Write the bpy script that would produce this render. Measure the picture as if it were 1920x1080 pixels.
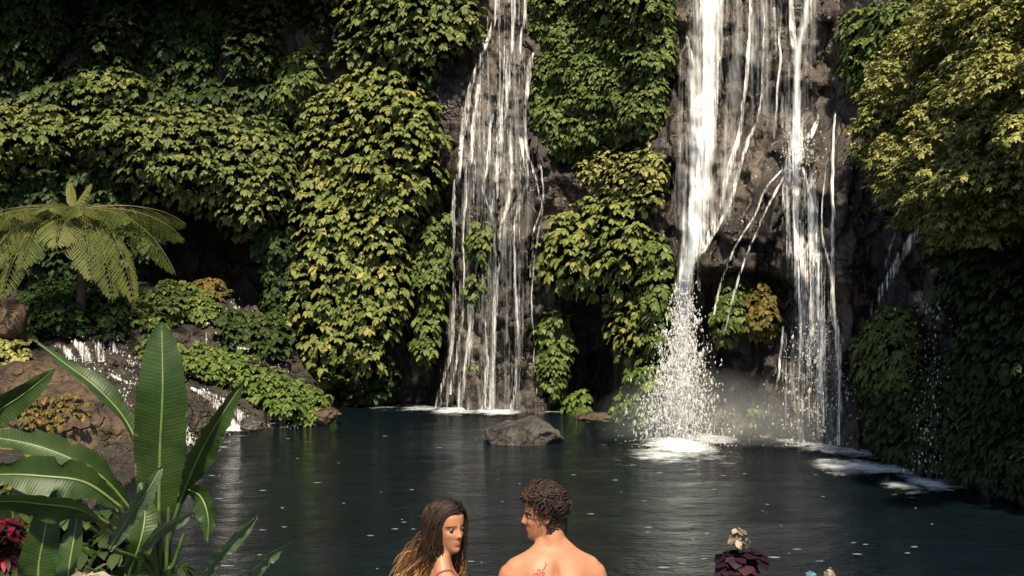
import bpy, bmesh, math, random
import numpy as np
from mathutils import Vector, Matrix
random.seed(7)
rng = np.random.default_rng(7)
PI = math.pi
for o in list(bpy.data.objects): bpy.data.objects.remove(o)
S = bpy.context.scene
COL = S.collection

# ---------------------------------------------------------------- camera, sky, sun, exposure
F, H = 2059.0, 2.8                      # focal length in photo pixels, camera height above the pool
cd = bpy.data.cameras.new('camera'); cam = bpy.data.objects.new('camera', cd); COL.objects.link(cam)
cam.location = (0, 0, H); cam.rotation_euler = (math.radians(90), 0, 0)
cd.sensor_width = 36; cd.lens = 36*F/1920; cd.clip_start = 0.05; cd.clip_end = 500
S.camera = cam
SUN_DIR = Vector((0.02, -0.72, 1.02)).normalized()      # towards the sun
elev = math.asin(SUN_DIR.z); azim = math.atan2(SUN_DIR.x, SUN_DIR.y)
W = bpy.data.worlds.new('World'); S.world = W; W.use_nodes = True
nt = W.node_tree; nt.nodes.clear()
bg = nt.nodes.new('ShaderNodeBackground'); sk = nt.nodes.new('ShaderNodeTexSky'); wo = nt.nodes.new('ShaderNodeOutputWorld')
sk.sky_type = 'NISHITA'; sk.sun_disc = False; sk.sun_elevation = elev; sk.sun_rotation = azim
bg.inputs['Strength'].default_value = 0.075
nt.links.new(sk.outputs[0], bg.inputs[0]); nt.links.new(bg.outputs[0], wo.inputs[0])
sl = bpy.data.lights.new('sun', 'SUN'); sl.energy = 4.6; sl.angle = math.radians(3); sl.color = (1.0, 0.88, 0.66)
so = bpy.data.objects.new('sun', sl); COL.objects.link(so)
so.rotation_euler = SUN_DIR.to_track_quat('Z', 'Y').to_euler(); so.location = SUN_DIR*60
S.view_settings.view_transform = 'Standard'; S.view_settings.look = 'None'
S.view_settings.exposure = 1.08; S.view_settings.gamma = 1
S.cycles.transparent_max_bounces = 32
S.cycles.max_bounces = 6

# ---------------------------------------------------------------- helpers
def P(px, py, Y):
    return Vector(((px-960)/F*Y, Y, H-(py-540)/F*Y))
def Pn(px, py, Y):
    return np.stack([(px-960)/F*Y, Y+0*px, H-(py-540)/F*Y], -1)
def sstep(a, b, x):
    t = np.clip((x-a)/(b-a), 0, 1); return t*t*(3-2*t)
def _h(ix, iy, iz, seed):
    n = (ix*374761393 + iy*668265263 + iz*1274126177 + seed*974711) & 0xffffffff
    n = ((n ^ (n >> 13))*1274126177) & 0xffffffff
    return ((n ^ (n >> 16)) & 0xffff)/65535.0
def vnoise(x, y, z=0.0, seed=0):
    x = np.asarray(x, float); y = np.asarray(y, float); z = np.asarray(z, float)+0*x
    xi = np.floor(x).astype(np.int64); yi = np.floor(y).astype(np.int64); zi = np.floor(z).astype(np.int64)
    fx, fy, fz = x-xi, y-yi, z-zi
    fx = fx*fx*(3-2*fx); fy = fy*fy*(3-2*fy); fz = fz*fz*(3-2*fz)
    r = 0
    for a in (0, 1):
        for b in (0, 1):
            for c in (0, 1):
                w = (fx if a else 1-fx)*(fy if b else 1-fy)*(fz if c else 1-fz)
                r = r + w*_h(xi+a, yi+b, zi+c, seed)
    return r
def fbm(x, y, z=0.0, seed=0, oct=4):
    r = 0; a = 0.5; s = 0
    for k in range(oct):
        r = r + a*vnoise(np.asarray(x)*2**k, np.asarray(y)*2**k, np.asarray(z)*2**k, seed+k*17); s += a; a *= 0.5
    return r/s*2-1
def mesh_np(name, V, T, mat=None, parent=None, smooth=True, attrs=None, uv=None, quads=False, midx=None, mats=None, compact=False):
    V = np.asarray(V, np.float32).reshape(-1, 3); T = np.asarray(T, np.int32)
    k = T.shape[1]
    if compact:
        us, inv = np.unique(T.ravel(), return_inverse=True); V = V[us]; T = inv.reshape(T.shape).astype(np.int32)
        if attrs: attrs = {a: np.asarray(b).ravel()[us] for a, b in attrs.items()}
    me = bpy.data.meshes.new(name)
    me.vertices.add(len(V)); me.vertices.foreach_set('co', V.ravel())
    me.loops.add(T.size); me.loops.foreach_set('vertex_index', T.ravel())
    me.polygons.add(len(T)); me.polygons.foreach_set('loop_start', np.arange(0, T.size, k, dtype=np.int32))
    me.polygons.foreach_set('use_smooth', np.full(len(T), smooth))
    if mats:
        for m in mats: me.materials.append(m)
        if midx is not None: me.polygons.foreach_set('material_index', np.asarray(midx, np.int32))
    elif mat: me.materials.append(mat)
    if attrs:
        for kx, v in attrs.items():
            at = me.attributes.new(kx, 'FLOAT', 'POINT'); at.data.foreach_set('value', np.asarray(v, np.float32).ravel())
    if uv is not None:
        ul = me.uv_layers.new(name='UVMap'); ul.data.foreach_set('uv', np.asarray(uv, np.float32)[T.ravel()].ravel())
    me.update(calc_edges=True)
    ob = bpy.data.objects.new(name, me); COL.objects.link(ob)
    if parent: ob.parent = parent
    return ob
def tag(o, label=None, cat=None, group=None, kind=None):
    if label: o['label'] = label
    if cat: o['category'] = cat
    if group: o['group'] = group
    if kind: o['kind'] = kind
    return o
def empty(name, loc=(0, 0, 0)):
    o = bpy.data.objects.new(name, None); COL.objects.link(o); o.location = loc; o.empty_display_size = 0.1
    return o
def rebase(root, loc):
    """put the thing's origin at its base without moving its parts"""
    loc = Vector(loc); root.location = loc
    for c in root.children: c.matrix_parent_inverse = Matrix.Translation(-loc)
def grid_tris(nu, nv):
    i = np.arange(nu*nv).reshape(nv, nu)
    a, b, c, d = i[:-1, :-1].ravel(), i[:-1, 1:].ravel(), i[1:, 1:].ravel(), i[1:, :-1].ravel()
    return np.stack([a, d, c, b], 1)
def catmull(pts, n):
    pts = np.asarray(pts, float); m = len(pts)
    t = np.linspace(0, m-1, n); i = np.clip(t.astype(int), 0, m-2); f = (t-i)[:, None]
    p0 = pts[np.clip(i-1, 0, m-1)]; p1 = pts[i]; p2 = pts[i+1]; p3 = pts[np.clip(i+2, 0, m-1)]
    return 0.5*((2*p1)+(p2-p0)*f+(2*p0-5*p1+4*p2-p3)*f*f+(3*p1-p0-3*p2+p3)*f**3)
def nrm(v):
    return v/np.maximum(np.linalg.norm(v, axis=-1, keepdims=True), 1e-9)
def tubes(paths, radii, seg=5):
    """many tubes at once: paths list of (n,3), radii list of (n,) -> V, quads"""
    Vs, Ts, n0 = [], [], 0
    an = np.arange(seg)*2*PI/seg
    for p, r in zip(paths, radii):
        p = np.asarray(p, float); n = len(p); r = np.broadcast_to(np.asarray(r, float), (n,))
        t = nrm(np.gradient(p, axis=0))
        ref = np.array([0, 0, 1.0]) if abs(t[:, 2]).mean() < 0.8 else np.array([1.0, 0, 0])
        a = nrm(np.cross(t, ref)); b = np.cross(t, a)
        ring = p[:, None]+r[:, None, None]*(np.cos(an)[None, :, None]*a[:, None]+np.sin(an)[None, :, None]*b[:, None])
        Vs.append(ring.reshape(-1, 3))
        i = np.arange(n*seg).reshape(n, seg); j = np.roll(i, -1, 1)
        Ts.append(np.stack([i[:-1].ravel(), j[:-1].ravel(), j[1:].ravel(), i[1:].ravel()], 1)+n0)
        n0 += n*seg
    return np.concatenate(Vs), np.concatenate(Ts)

# ---------------------------------------------------------------- materials
def mat_new(name):
    m = bpy.data.materials.new(name); m.use_nodes = True
    n = m.node_tree; n.nodes.clear()
    return m, n, n.nodes.new('ShaderNodeOutputMaterial')
def N(n, t, **kw):
    x = n.nodes.new('ShaderNode'+t)
    for k, v in kw.items(): setattr(x, k, v)
    return x
def ramp(n, stops):
    r = N(n, 'ValToRGB'); e = r.color_ramp.elements
    while len(e) < len(stops): e.new(0.5)
    for el, (p, c) in zip(e, stops): el.position = p; el.color = (*c, 1)
    return r
def noise(n, scale, detail=4, rough=0.55, vec=None, mapping=None):
    t = N(n, 'TexNoise'); t.inputs['Scale'].default_value = scale; t.inputs['Detail'].default_value = detail; t.inputs['Roughness'].default_value = rough
    if vec is None:
        c = N(n, 'TexCoord'); vec = c.outputs['Object']
    if mapping:
        mp = N(n, 'Mapping'); mp.inputs['Scale'].default_value = mapping; n.links.new(vec, mp.inputs[0]); vec = mp.outputs[0]
    n.links.new(vec, t.inputs['Vector']); return t
def math_(n, op, a, b=None, clamp=False):
    m = N(n, 'Math', operation=op); m.use_clamp = clamp
    for i, x in enumerate((a, b)):
        if x is None: continue
        if isinstance(x, (int, float)): m.inputs[i].default_value = x
        else: n.links.new(x, m.inputs[i])
    return m.outputs[0]
def simple(name, col, rough=0.6, var=0.25, scale=8, bump=0.0, spec=0.5, bscale=None):
    m, n, out = mat_new(name); b = N(n, 'BsdfPrincipled')
    t = noise(n, scale); c2 = tuple(x*(1-var) for x in col); c3 = tuple(min(1, x*(1+var)) for x in col)
    r = ramp(n, [(0.3, c2), (0.7, c3)]); n.links.new(t.outputs['Fac'], r.inputs[0]); n.links.new(r.outputs[0], b.inputs['Base Color'])
    b.inputs['Roughness'].default_value = rough; b.inputs['Specular IOR Level'].default_value = spec
    if bump:
        t2 = noise(n, bscale or scale*3, 6); bp = N(n, 'Bump'); bp.inputs['Strength'].default_value = bump; bp.inputs['Distance'].default_value = 0.075
        n.links.new(t2.outputs['Fac'], bp.inputs['Height']); n.links.new(bp.outputs[0], b.inputs['Normal'])
    n.links.new(b.outputs[0], out.inputs[0]); return m
def leaf_mat(name, stops, trans=0.22, rough=0.55, spec=0.22):
    m, n, out = mat_new(name); b = N(n, 'BsdfPrincipled')
    at = N(n, 'Attribute', attribute_name='rnd'); r = ramp(n, stops); n.links.new(at.outputs['Fac'], r.inputs[0])
    n.links.new(r.outputs[0], b.inputs['Base Color']); b.inputs['Roughness'].default_value = rough; b.inputs['Specular IOR Level'].default_value = spec
    tr = N(n, 'BsdfTranslucent'); n.links.new(r.outputs[0], tr.inputs[0])
    mx = N(n, 'MixShader'); mx.inputs[0].default_value = trans
    n.links.new(b.outputs[0], mx.inputs[1]); n.links.new(tr.outputs[0], mx.inputs[2]); n.links.new(mx.outputs[0], out.inputs[0])
    return m
def rock_mat(name, c1, c2, c3, moss=None, rough=0.5, scale=1.0, vstretch=0.5):
    m, n, out = mat_new(name); b = N(n, 'BsdfPrincipled')
    t = noise(n, 0.9*scale, 8, 0.65, mapping=(1, 1, vstretch)); r = ramp(n, [(0.36, c1), (0.5, c2), (0.66, c3)])
    n.links.new(t.outputs['Fac'], r.inputs[0]); colr = r.outputs[0]
    if moss:
        t3 = noise(n, 0.8*scale, 6, 0.7); mr = ramp(n, [(0.56, (0, 0, 0)), (0.68, (.8, .8, .8))]); n.links.new(t3.outputs['Fac'], mr.inputs[0])
        mx = N(n, 'MixRGB'); n.links.new(mr.outputs[0], mx.inputs[0]); n.links.new(colr, mx.inputs[1]); mx.inputs[2].default_value = (*moss, 1); colr = mx.outputs[0]
    n.links.new(colr, b.inputs['Base Color'])
    rr = noise(n, 2.5*scale, 4); r2 = ramp(n, [(0.35, (rough-0.15,)*3), (0.65, (rough+0.2,)*3)]); n.links.new(rr.outputs['Fac'], r2.inputs[0]); n.links.new(r2.outputs[0], b.inputs['Roughness'])
    v = N(n, 'TexVoronoi', feature='DISTANCE_TO_EDGE'); v.inputs['Scale'].default_value = 1.3*scale
    c = N(n, 'TexCoord'); tn = noise(n, 1.6*scale, 5); add = N(n, 'MixRGB', blend_type='ADD'); add.inputs[0].default_value = 0.6
    n.links.new(c.outputs['Object'], add.inputs[1]); n.links.new(tn.outputs['Color'], add.inputs[2])
    mp = N(n, 'Mapping'); mp.inputs['Scale'].default_value = (1, 1, vstretch); n.links.new(add.outputs[0], mp.inputs[0]); n.links.new(mp.outputs[0], v.inputs['Vector'])
    vm = math_(n, 'MULTIPLY', math_(n, 'MINIMUM', v.outputs['Distance'], 0.09), 6.0)
    t2 = noise(n, 4.5*scale, 8, 0.7, mapping=(1, 1, vstretch))
    hh = math_(n, 'ADD', math_(n, 'MULTIPLY', t2.outputs['Fac'], 0.8), vm)
    bp = N(n, 'Bump'); bp.inputs['Strength'].default_value = 0.9; bp.inputs['Distance'].default_value = 0.14
    n.links.new(hh, bp.inputs['Height']); n.links.new(bp.outputs[0], b.inputs['Normal'])
    n.links.new(b.outputs[0], out.inputs[0]); return m
M = {}
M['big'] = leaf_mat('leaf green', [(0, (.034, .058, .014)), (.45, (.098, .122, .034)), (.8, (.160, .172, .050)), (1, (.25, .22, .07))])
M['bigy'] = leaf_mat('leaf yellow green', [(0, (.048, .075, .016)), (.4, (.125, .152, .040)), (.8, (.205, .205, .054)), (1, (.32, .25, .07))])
M['dark'] = leaf_mat('shaded deep green leaf', [(0, (.008, .020, .005)), (.5, (.022, .042, .009)), (1, (.060, .078, .018))])  # deep green lowered further, shade of the dim areas put into the colour
M['small'] = leaf_mat('creeper leaf', [(0, (.030, .055, .012)), (.5, (.09, .122, .030)), (1, (.17, .19, .055))])
M['fresh'] = leaf_mat('fresh green leaf', [(0, (.030, .062, .012)), (.5, (.082, .125, .024)), (1, (.18, .20, .045))])
M['gold'] = leaf_mat('golden leaf', [(0, (.06, .08, .016)), (.4, (.175, .185, .052)), (.8, (.31, .29, .095)), (1, (.45, .37, .15))])
M['rust'] = leaf_mat('rust leaf', [(0, (.04, .05, .012)), (.5, (.10, .085, .02)), (1, (.22, .12, .03))])
M['fern'] = leaf_mat('fern leaflet', [(0, (.025, .045, .010)), (.4, (.075, .095, .022)), (.75, (.14, .145, .04)), (1, (.22, .17, .07))])
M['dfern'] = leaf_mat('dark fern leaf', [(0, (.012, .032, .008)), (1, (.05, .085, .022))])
M['mat'] = simple('leaf gap shade', (.006, .009, .003), 1.0, .5, 4, spec=.05)  # backing colour that paints the dark gaps behind the leaves
M['bark'] = simple('bark', (.06, .042, .03), .85, .4, 6, .5)
M['cliff'] = rock_mat('wet cliff rock', (.009, .006, .005), (.034, .025, .020), (.105, .080, .066), moss=(.020, .022, .008), rough=.36, vstretch=.28)
M['stone'] = rock_mat('grey boulder', (.022, .019, .017), (.062, .053, .047), (.14, .12, .105), rough=.5, scale=2.2, vstretch=1)
M['brown'] = rock_mat('brown mossy boulder', (.025, .014, .009), (.065, .038, .022), (.12, .075, .042), moss=(.05, .048, .012), rough=.6, scale=1.5, vstretch=1)
M['earth'] = rock_mat('wet bank earth', (.008, .006, .005), (.022, .016, .012), (.060, .043, .030), moss=(.020, .028, .008), rough=.5, scale=1.4, vstretch=1)

# ---------------------------------------------------------------- the rock wall: depth as a function of bearing and elevation
CX = [-900, -300, 0, 300, 650, 720, 900, 1060, 1130, 1200, 1260, 1400, 1500, 1580, 1640, 1740, 1830, 1920, 2200, 2700]
CY = [22, 24, 26.5, 27, 27, 25.9, 25.1, 24.9, 24.0, 22.4, 21.4, 20.9, 20.2, 19.4, 18.3, 16.9, 15.5, 14.3, 11.5, 8.0]
LX = [-900, 300, 900, 1150, 1300, 1500, 1600, 1750, 1920, 2700]
LY = [.05, .05, .075, .10, .13, .13, .14, .14, .14, .12]
def ybase(px, py):
    px = np.asarray(px, float); py = np.asarray(py, float)
    b = np.interp(px, CX, CY); b = 0.5*b+0.25*np.interp(px-35, CX, CY)+0.25*np.interp(px+35, CX, CY)
    pw = 540+H*F/b
    Y = b*(1+np.interp(px, LX, LY)*(pw-py)/1000)
    # unseen overhang added out of frame to shade the upper left wall
    rim = sstep(20, -120, py)*sstep(660, 560, px)
    return Y-rim*2.2
def facets(x, y, seed=0):
    """angular rock: each cell of a jittered grid is its own tilted plane"""
    xi, yi = np.floor(x).astype(np.int64), np.floor(y).astype(np.int64); best = np.full(x.shape, 9e9); val = np.zeros(x.shape)
    for a in (-1, 0, 1):
        for b in (-1, 0, 1):
            cx, cy = xi+a, yi+b; jx = cx+_h(cx, cy, 0*cx, seed); jy = cy+_h(cx, cy, 0*cx+1, seed); d = (x-jx)**2+(y-jy)**2
            v = _h(cx, cy, 0*cx+2, seed)-.5+(x-jx)*(_h(cx, cy, 0*cx+3, seed)-.5)*1.3+(y-jy)*(_h(cx, cy, 0*cx+4, seed)-.5)*1.3
            m = d < best; val = np.where(m, v, val); best = np.where(m, d, best)
    return val
def bump_(px, py, cx, cy, sx, sy, a, p=2.0):
    d = (np.abs((px-cx)/sx)**p+np.abs((py-cy)/sy)**p); return a*np.exp(-d)
def ycliff(px, py, fine=True):
    px = np.asarray(px, float); py = np.asarray(py, float)
    Y = ybase(px, py)
    wob = 14*fbm(px/60, py/60, seed=5)
    qx, qy = px+wob, py+14*fbm(px/60, py/60, seed=9)
    Y = Y+bump_(qx, qy, 940, 330, 100, 330, -0.9)
    # right-hand rock shoulder and the undercut below it
    sh = sstep(1240, 1330, qx)*sstep(1640, 1560, qx)*sstep(190, 330, qy)*(1-sstep(505, 545, qy-0.10*(qx-1400)))
    Y = Y-1.2*sh
    Y = Y+bump_(qx, qy, 1400, 620, 110, 110, .45, 3)
    Y = Y+bump_(qx, qy, 1580, 500, 60, 180, -0.5)+bump_(qx, qy, 1690, 560, 50, 140, 0.5)
    Y = Y+bump_(qx, qy, 1490, 700, 80, 140, -0.6)
    Y = Y+bump_(qx, qy, 1105, 680, 55, 120, 2.0, 3)+bump_(qx, qy, 780, 600, 55, 190, 1.6, 3)
    Y = Y+bump_(qx, qy, 400, 520, 230, 150, 3.2, 4)+bump_(qx, qy, 650, 730, 120, 60, 1.5, 3)
    if fine:
        Y = Y+0.45*fbm(px/90, py/120, seed=21, oct=3)
        col = vnoise(px/26+0.6*fbm(px/50, py/50, seed=3), py/150, seed=31); col = np.abs(col-0.5)*2
        wx, wy = px+9*fbm(px/25, py/25, seed=61), py+12*fbm(px/25, py/25, seed=62)
        Y = Y+.55*facets(wx/62, wy/105, 71)+.20*facets(wx/24, wy/44, 72)
        Y = Y-0.16*sstep(0.1, 0.5, col)*sstep(560, 760, px)*sstep(-40, 60, py)
        st = vnoise(px/120, py/30, seed=41); Y = Y-0.16*np.floor(st*5)/5*1.6
        Y = Y+0.06*fbm(px/14, py/20, seed=51, oct=3)
    return Y
xs = np.concatenate([np.arange(-900, -60, 20), np.arange(-60, 1990, 4.5), np.arange(1990, 2700, 20)])
ys = np.concatenate([np.arange(-620, -60, 14), np.arange(-60, 860, 4.5), np.arange(860, 1150, 10)])
gx, gy = np.meshgrid(xs, ys)
lim = np.interp(gx, [1500, 1700, 1900, 2700], [-620, -330, -200, -160])
gy2 = np.where(gy < lim, lim+(gy-lim)*0.02, gy)
cv = Pn(gx, gy2, ycliff(gx, gy2))
cliff = mesh_np('cliff', cv, grid_tris(len(xs), len(ys)), M['cliff'], smooth=True)
tag(cliff, 'tall dark wet rock wall that the waterfalls run down', 'cliff', kind='structure')
# ---------------------------------------------------------------- pool, ground, banks
def water_mat():
    m, n, out = mat_new('pool water'); b = N(n, 'BsdfPrincipled')
    t0 = noise(n, .35, 3); r = ramp(n, [(.3, (.002, .0040, .0058)), (.7, (.0033, .0072, .0110))]); n.links.new(t0.outputs['Fac'], r.inputs[0])
    n.links.new(r.outputs[0], b.inputs['Base Color']); b.inputs['Roughness'].default_value = .07; b.inputs['IOR'].default_value = 1.33
    a = noise(n, 1.7, 3, .5, mapping=(1, 1.5, 1)); c = noise(n, 8.0, 4, .65, mapping=(.8, 1.7, 1))
    h = math_(n, 'ADD', a.outputs['Fac'], math_(n, 'MULTIPLY', c.outputs['Fac'], .42))
    bp = N(n, 'Bump'); bp.inputs['Strength'].default_value = 0.55; bp.inputs['Distance'].default_value = .15
    n.links.new(h, bp.inputs['Height']); n.links.new(bp.outputs[0], b.inputs['Normal']); n.links.new(b.outputs[0], out.inputs[0]); return m
M['water'] = water_mat()
gx, gy = np.meshgrid(np.linspace(-26, 22, 120), np.linspace(5.6, 30, 70))
wz = 0.012*fbm(gx/1.5, gy/1.0, seed=3)
pool = mesh_np('water', np.stack([gx, gy, wz], -1), grid_tris(120, 70), M['water']); tag(pool, 'dark slate blue rippled water of the plunge pool', 'pool', kind='structure')
gx, gy = np.meshgrid(np.linspace(-60, 60, 120), np.concatenate([np.linspace(-60, 0, 24), np.linspace(.6, 12, 40), np.linspace(14, 80, 24)]))
gz = np.interp(gy, [-60, -6, 1, 3.6, 4.2, 6.4, 8.5, 11, 60], [3, 1.6, 1.0, .45, .15, .13, -.35, -1.8, -2.5])+.05*fbm(gx/.9, gy/.9, seed=8)
ground = mesh_np('ground', np.stack([gx, gy, gz], -1), grid_tris(120, 88), M['earth']); tag(ground, 'dark earth of the near bank and pool bed', 'ground', kind='structure')

BW = ([-500, -100, 150, 250, 350, 450, 560, 640, 700], [1010, 1000, 965, 895, 832, 806, 796, 788, 775])
def ybank(px, py):
    px = np.asarray(px, float); py = np.asarray(py, float); py = py+16*fbm(px/45, py/45, seed=79)*sstep(760, 640, py)
    pw = np.interp(px, *BW); Yw = H*F/(pw-540)
    t = np.clip((pw-py)/(pw-545), 0, 1.6)
    Y = Yw+(26.3-Yw)*t**0.85
    e = sstep(590, 670, px); Y = Y*(1-e)+28*e
    Y = Y-0.5*np.floor(vnoise(px/70, py/26, seed=77)*4)/4+0.22*fbm(px/26, py/20, seed=78)
    return Y
bx = np.arange(-420, 660, 4.5); by = np.arange(520, 960, 4.5)
gx, gy = np.meshgrid(bx, by)
top = np.interp(gx, [-400, 0, 250, 420, 480, 540, 600, 640], [560, 545, 530, 548, 590, 645, 725, 775])+26*fbm(gx/30, gx*0, seed=91)
gy = top+(gy-520)*(960-top)/440
bank = mesh_np('bank', Pn(gx, gy, ybank(gx, gy)), grid_tris(len(bx), len(by)), M['earth']); tag(bank, 'stepped dark rocky bank on the left of the pool', 'bank', kind='structure')

# ---------------------------------------------------------------- boulders
def boulder(label, c, r, mat, seed, name='boulder', cuts=9, amp=.22, group=None):
    bm = bmesh.new(); bmesh.ops.create_icosphere(bm, subdivisions=5, radius=1)
    v = np.array([x.co[:] for x in bm.verts]); t = np.array([[q.index for q in f.verts] for f in bm.faces]); bm.free()
    g = np.random.default_rng(seed)
    for k in range(cuts):
        d = g.normal(size=3); d /= np.linalg.norm(d); h = g.uniform(.62, .9); s = v@d
        v = v-np.maximum(s-h, 0)[:, None]*d*0.92
    f = fbm(v[:, 0]*1.6, v[:, 1]*1.6, v[:, 2]*1.6, seed, 5); f2 = fbm(v[:, 0]*6, v[:, 1]*6, v[:, 2]*6, seed+5, 3)
    v = v*(1+amp*f+.10*f2)[:, None]*np.array(r)
    o = mesh_np(name, v, t, mat); o.location = c; o.rotation_euler = (0, 0, g.uniform(-.4, .4)); tag(o, label, 'rock', group)
    return o
boulder('grey rock breaking the pool surface in front of the left waterfall', P(978, 826, 20.1), (.90, .70, .47), M['stone'], 4, cuts=12)
boulder('big brown mossy boulder behind the broad-leaved plant on the left bank', P(120, 820, 18.8), (1.25, 1.1, .95), M['brown'], 9)
boulder('brown rock slab at the left edge below the tree fern', P(70, 730, 21.2), (1.15, .9, .55), M['brown'], 12)
boulder('small reddish brown rock under the tree fern fronds', P(18, 600, 23.0), (.4, .4, .5), M['brown'], 14)
boulder('dark wet rock beside the white cascade on the left bank', P(362, 800, 20.6), (.42, .5, .55), M['earth'], 16)
boulder('small dark rock at the foot of the left bank cascade', P(474, 796, 21.4), (.25, .22, .15), M['stone'], 18)
boulder('tan rock at the pool end of the mounded shrub', P(610, 782, 22.6), (.36, .32, .2), M['brown'], 20)
boulder('dark rock above the stepped stream on the left bank', P(300, 700, 22.4), (.55, .5, .35), M['earth'], 22)
boulder('low reddish rock on the waterline between the two falls', P(1125, 782, 23.0), (.55, .4, .14), M['brown'], 24)

# ---------------------------------------------------------------- falling water
def fall_mat(nm='falling water', slope=6.5, amax=1.0, fr=1.0):
    m, n, out = mat_new(nm)
    uv = N(n, 'UVMap', uv_map='UVMap'); d = N(n, 'Attribute', attribute_name='dens').outputs['Fac']
    a = noise(n, 1, 3, .6, vec=uv.outputs[0], mapping=(11*fr, .35*fr, 1)); b = noise(n, 1, 4, .65, vec=uv.outputs[0], mapping=(36*fr, 1.1*fr, 1))
    c = noise(n, 1, 2, .5, vec=uv.outputs[0], mapping=(42*fr, 8*fr, 1))
    s = math_(n, 'ADD', math_(n, 'ADD', math_(n, 'MULTIPLY', a.outputs['Fac'], .45), math_(n, 'MULTIPLY', b.outputs['Fac'], .35)), math_(n, 'MULTIPLY', c.outputs['Fac'], .2))
    thr = math_(n, 'SUBTRACT', .70, math_(n, 'MULTIPLY', d, .42))
    al = math_(n, 'MULTIPLY', math_(n, 'SUBTRACT', s, thr), slope, True)
    al = math_(n, 'MULTIPLY', math_(n, 'MULTIPLY', al, math_(n, 'MULTIPLY', d, 2.2, True)), amax)
    df = N(n, 'BsdfDiffuse'); df.inputs[0].default_value = (.90, .89, .88, 1)
    tl = N(n, 'BsdfTranslucent'); tl.inputs[0].default_value = (.8, .82, .84, 1)
    mx = N(n, 'MixShader'); mx.inputs[0].default_value = .2; n.links.new(df.outputs[0], mx.inputs[1]); n.links.new(tl.outputs[0], mx.inputs[2])
    tr = N(n, 'BsdfTransparent'); m2 = N(n, 'MixShader'); n.links.new(al, m2.inputs[0]); n.links.new(tr.outputs[0], m2.inputs[1]); n.links.new(mx.outputs[0], m2.inputs[2])
    n.links.new(m2.outputs[0], out.inputs[0]); return m
M['fall'] = fall_mat(); M['soft'] = fall_mat('soft chute of water', 4.0, .96, .45); M['veil'] = fall_mat('thin veil of water', 2.4, .62, .5)
def drop_mat():
    m, n, out = mat_new('water drops'); a = N(n, 'BsdfDiffuse'); a.inputs[0].default_value = (.9, .9, .9, 1); b = N(n, 'BsdfTransparent'); c = N(n, 'BsdfTranslucent'); c.inputs[0].default_value = (.9, .9, .9, 1)
    x = N(n, 'MixShader'); x.inputs[0].default_value = .4; n.links.new(a.outputs[0], x.inputs[1]); n.links.new(c.outputs[0], x.inputs[2])
    y = N(n, 'MixShader'); y.inputs[0].default_value = .5; n.links.new(x.outputs[0], y.inputs[1]); n.links.new(b.outputs[0], y.inputs[2]); n.links.new(y.outputs[0], out.inputs[0]); return m
M['drop'] = drop_mat()
def ribbon(path, off=0.12, dens=0.6, wob=3.0, seed=0, yfun=None, edge=0.5, free=True, nu=13):
    """sheet of water along (px, py, halfwidth[, dens]) that follows the rock and drops free where the rock falls away"""
    yfun = yfun or (lambda a, b: ycliff(a, b, True))
    p = np.array([list(q)+([dens] if len(q) == 3 else []) for q in path], float)
    L = np.abs(np.diff(p[:, 1])).sum()+np.abs(np.diff(p[:, 0])).sum(); n = int(max(8, L/6))
    c = catmull(p, n); py = c[:, 1]
    px = c[:, 0]+wob*fbm(py/40, 0*py+seed*3.7, seed=seed)
    hw = np.maximum(c[:, 2], .6)*(1+.25*fbm(py/50, 0*py+seed, seed=seed+9))
    u = np.linspace(-1, 1, nu)
    X = px[:, None]+hw[:, None]*u; Yp = np.repeat(py[:, None], nu, 1)
    Y = yfun(X, Yp)-off
    if free:
        for k in range(1, n): Y[k] = np.minimum(Y[k], Y[k-1]+.004)
    Y = Y-0.08*(1-u**2)[None]-.05*fbm(X/12, Yp/30, seed=seed+3)
    V = Pn(X, Yp, Y)
    sc = Y.mean()/F
    vv = np.concatenate([[0], np.cumsum(np.hypot(np.diff(px), np.diff(py)))])*sc
    uv = np.stack([X*sc+seed*3.1, np.repeat(vv[:, None], nu, 1)+seed*1.7], -1).reshape(-1, 2)
    d = c[:, 3][:, None]*np.clip((1-np.abs(u))/edge, 0, 1)[None]
    end = np.minimum(1, np.arange(n)/3.0)[:, None]
    return V.reshape(-1, 3), grid_tris(nu, n), uv, (d*(.4+.6*end)).ravel()
def water_part(name, ribs, parent, mat='fall'):
    Vs, Ts, Us, Ds, n0 = [], [], [], [], 0
    for r in ribs:
        V, T, U, D = r; Vs.append(V); Ts.append(T+n0); Us.append(U); Ds.append(D); n0 += len(V)
    return mesh_np(name, np.concatenate(Vs), np.concatenate(Ts), M[mat], parent, True, {'dens': np.concatenate(Ds)}, np.concatenate(Us))
OCT = np.array([[1, 0, 0], [-1, 0, 0], [0, 1, 0], [0, -1, 0], [0, 0, 1], [0, 0, -1]], float)
OCF = np.array([[0, 2, 4], [2, 1, 4], [1, 3, 4], [3, 0, 4], [2, 0, 5], [1, 2, 5], [3, 1, 5], [0, 3, 5]])
def drops(name, pts, size, parent, stretch=1.6, seed=0):
    g = np.random.default_rng(seed); n = len(pts)
    s = size*np.exp(g.normal(0, .45, n)); st = stretch*g.uniform(.7, 1.4, n)
    o = OCT[None]*np.stack([s, s, s*st], -1)[:, None]
    th = g.normal(0, .35, n); c, sn = np.cos(th)[:, None], np.sin(th)[:, None]
    o = np.stack([o[..., 0]*c-o[..., 2]*sn, o[..., 1], o[..., 0]*sn+o[..., 2]*c], -1)
    V = (pts[:, None]+o).reshape(-1, 3); T = (OCF[None]+6*np.arange(n)[:, None, None]).reshape(-1, 3)
    ob = mesh_np(name, V, T, M['drop'], parent); ob['kind'] = 'stuff'; return ob

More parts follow.
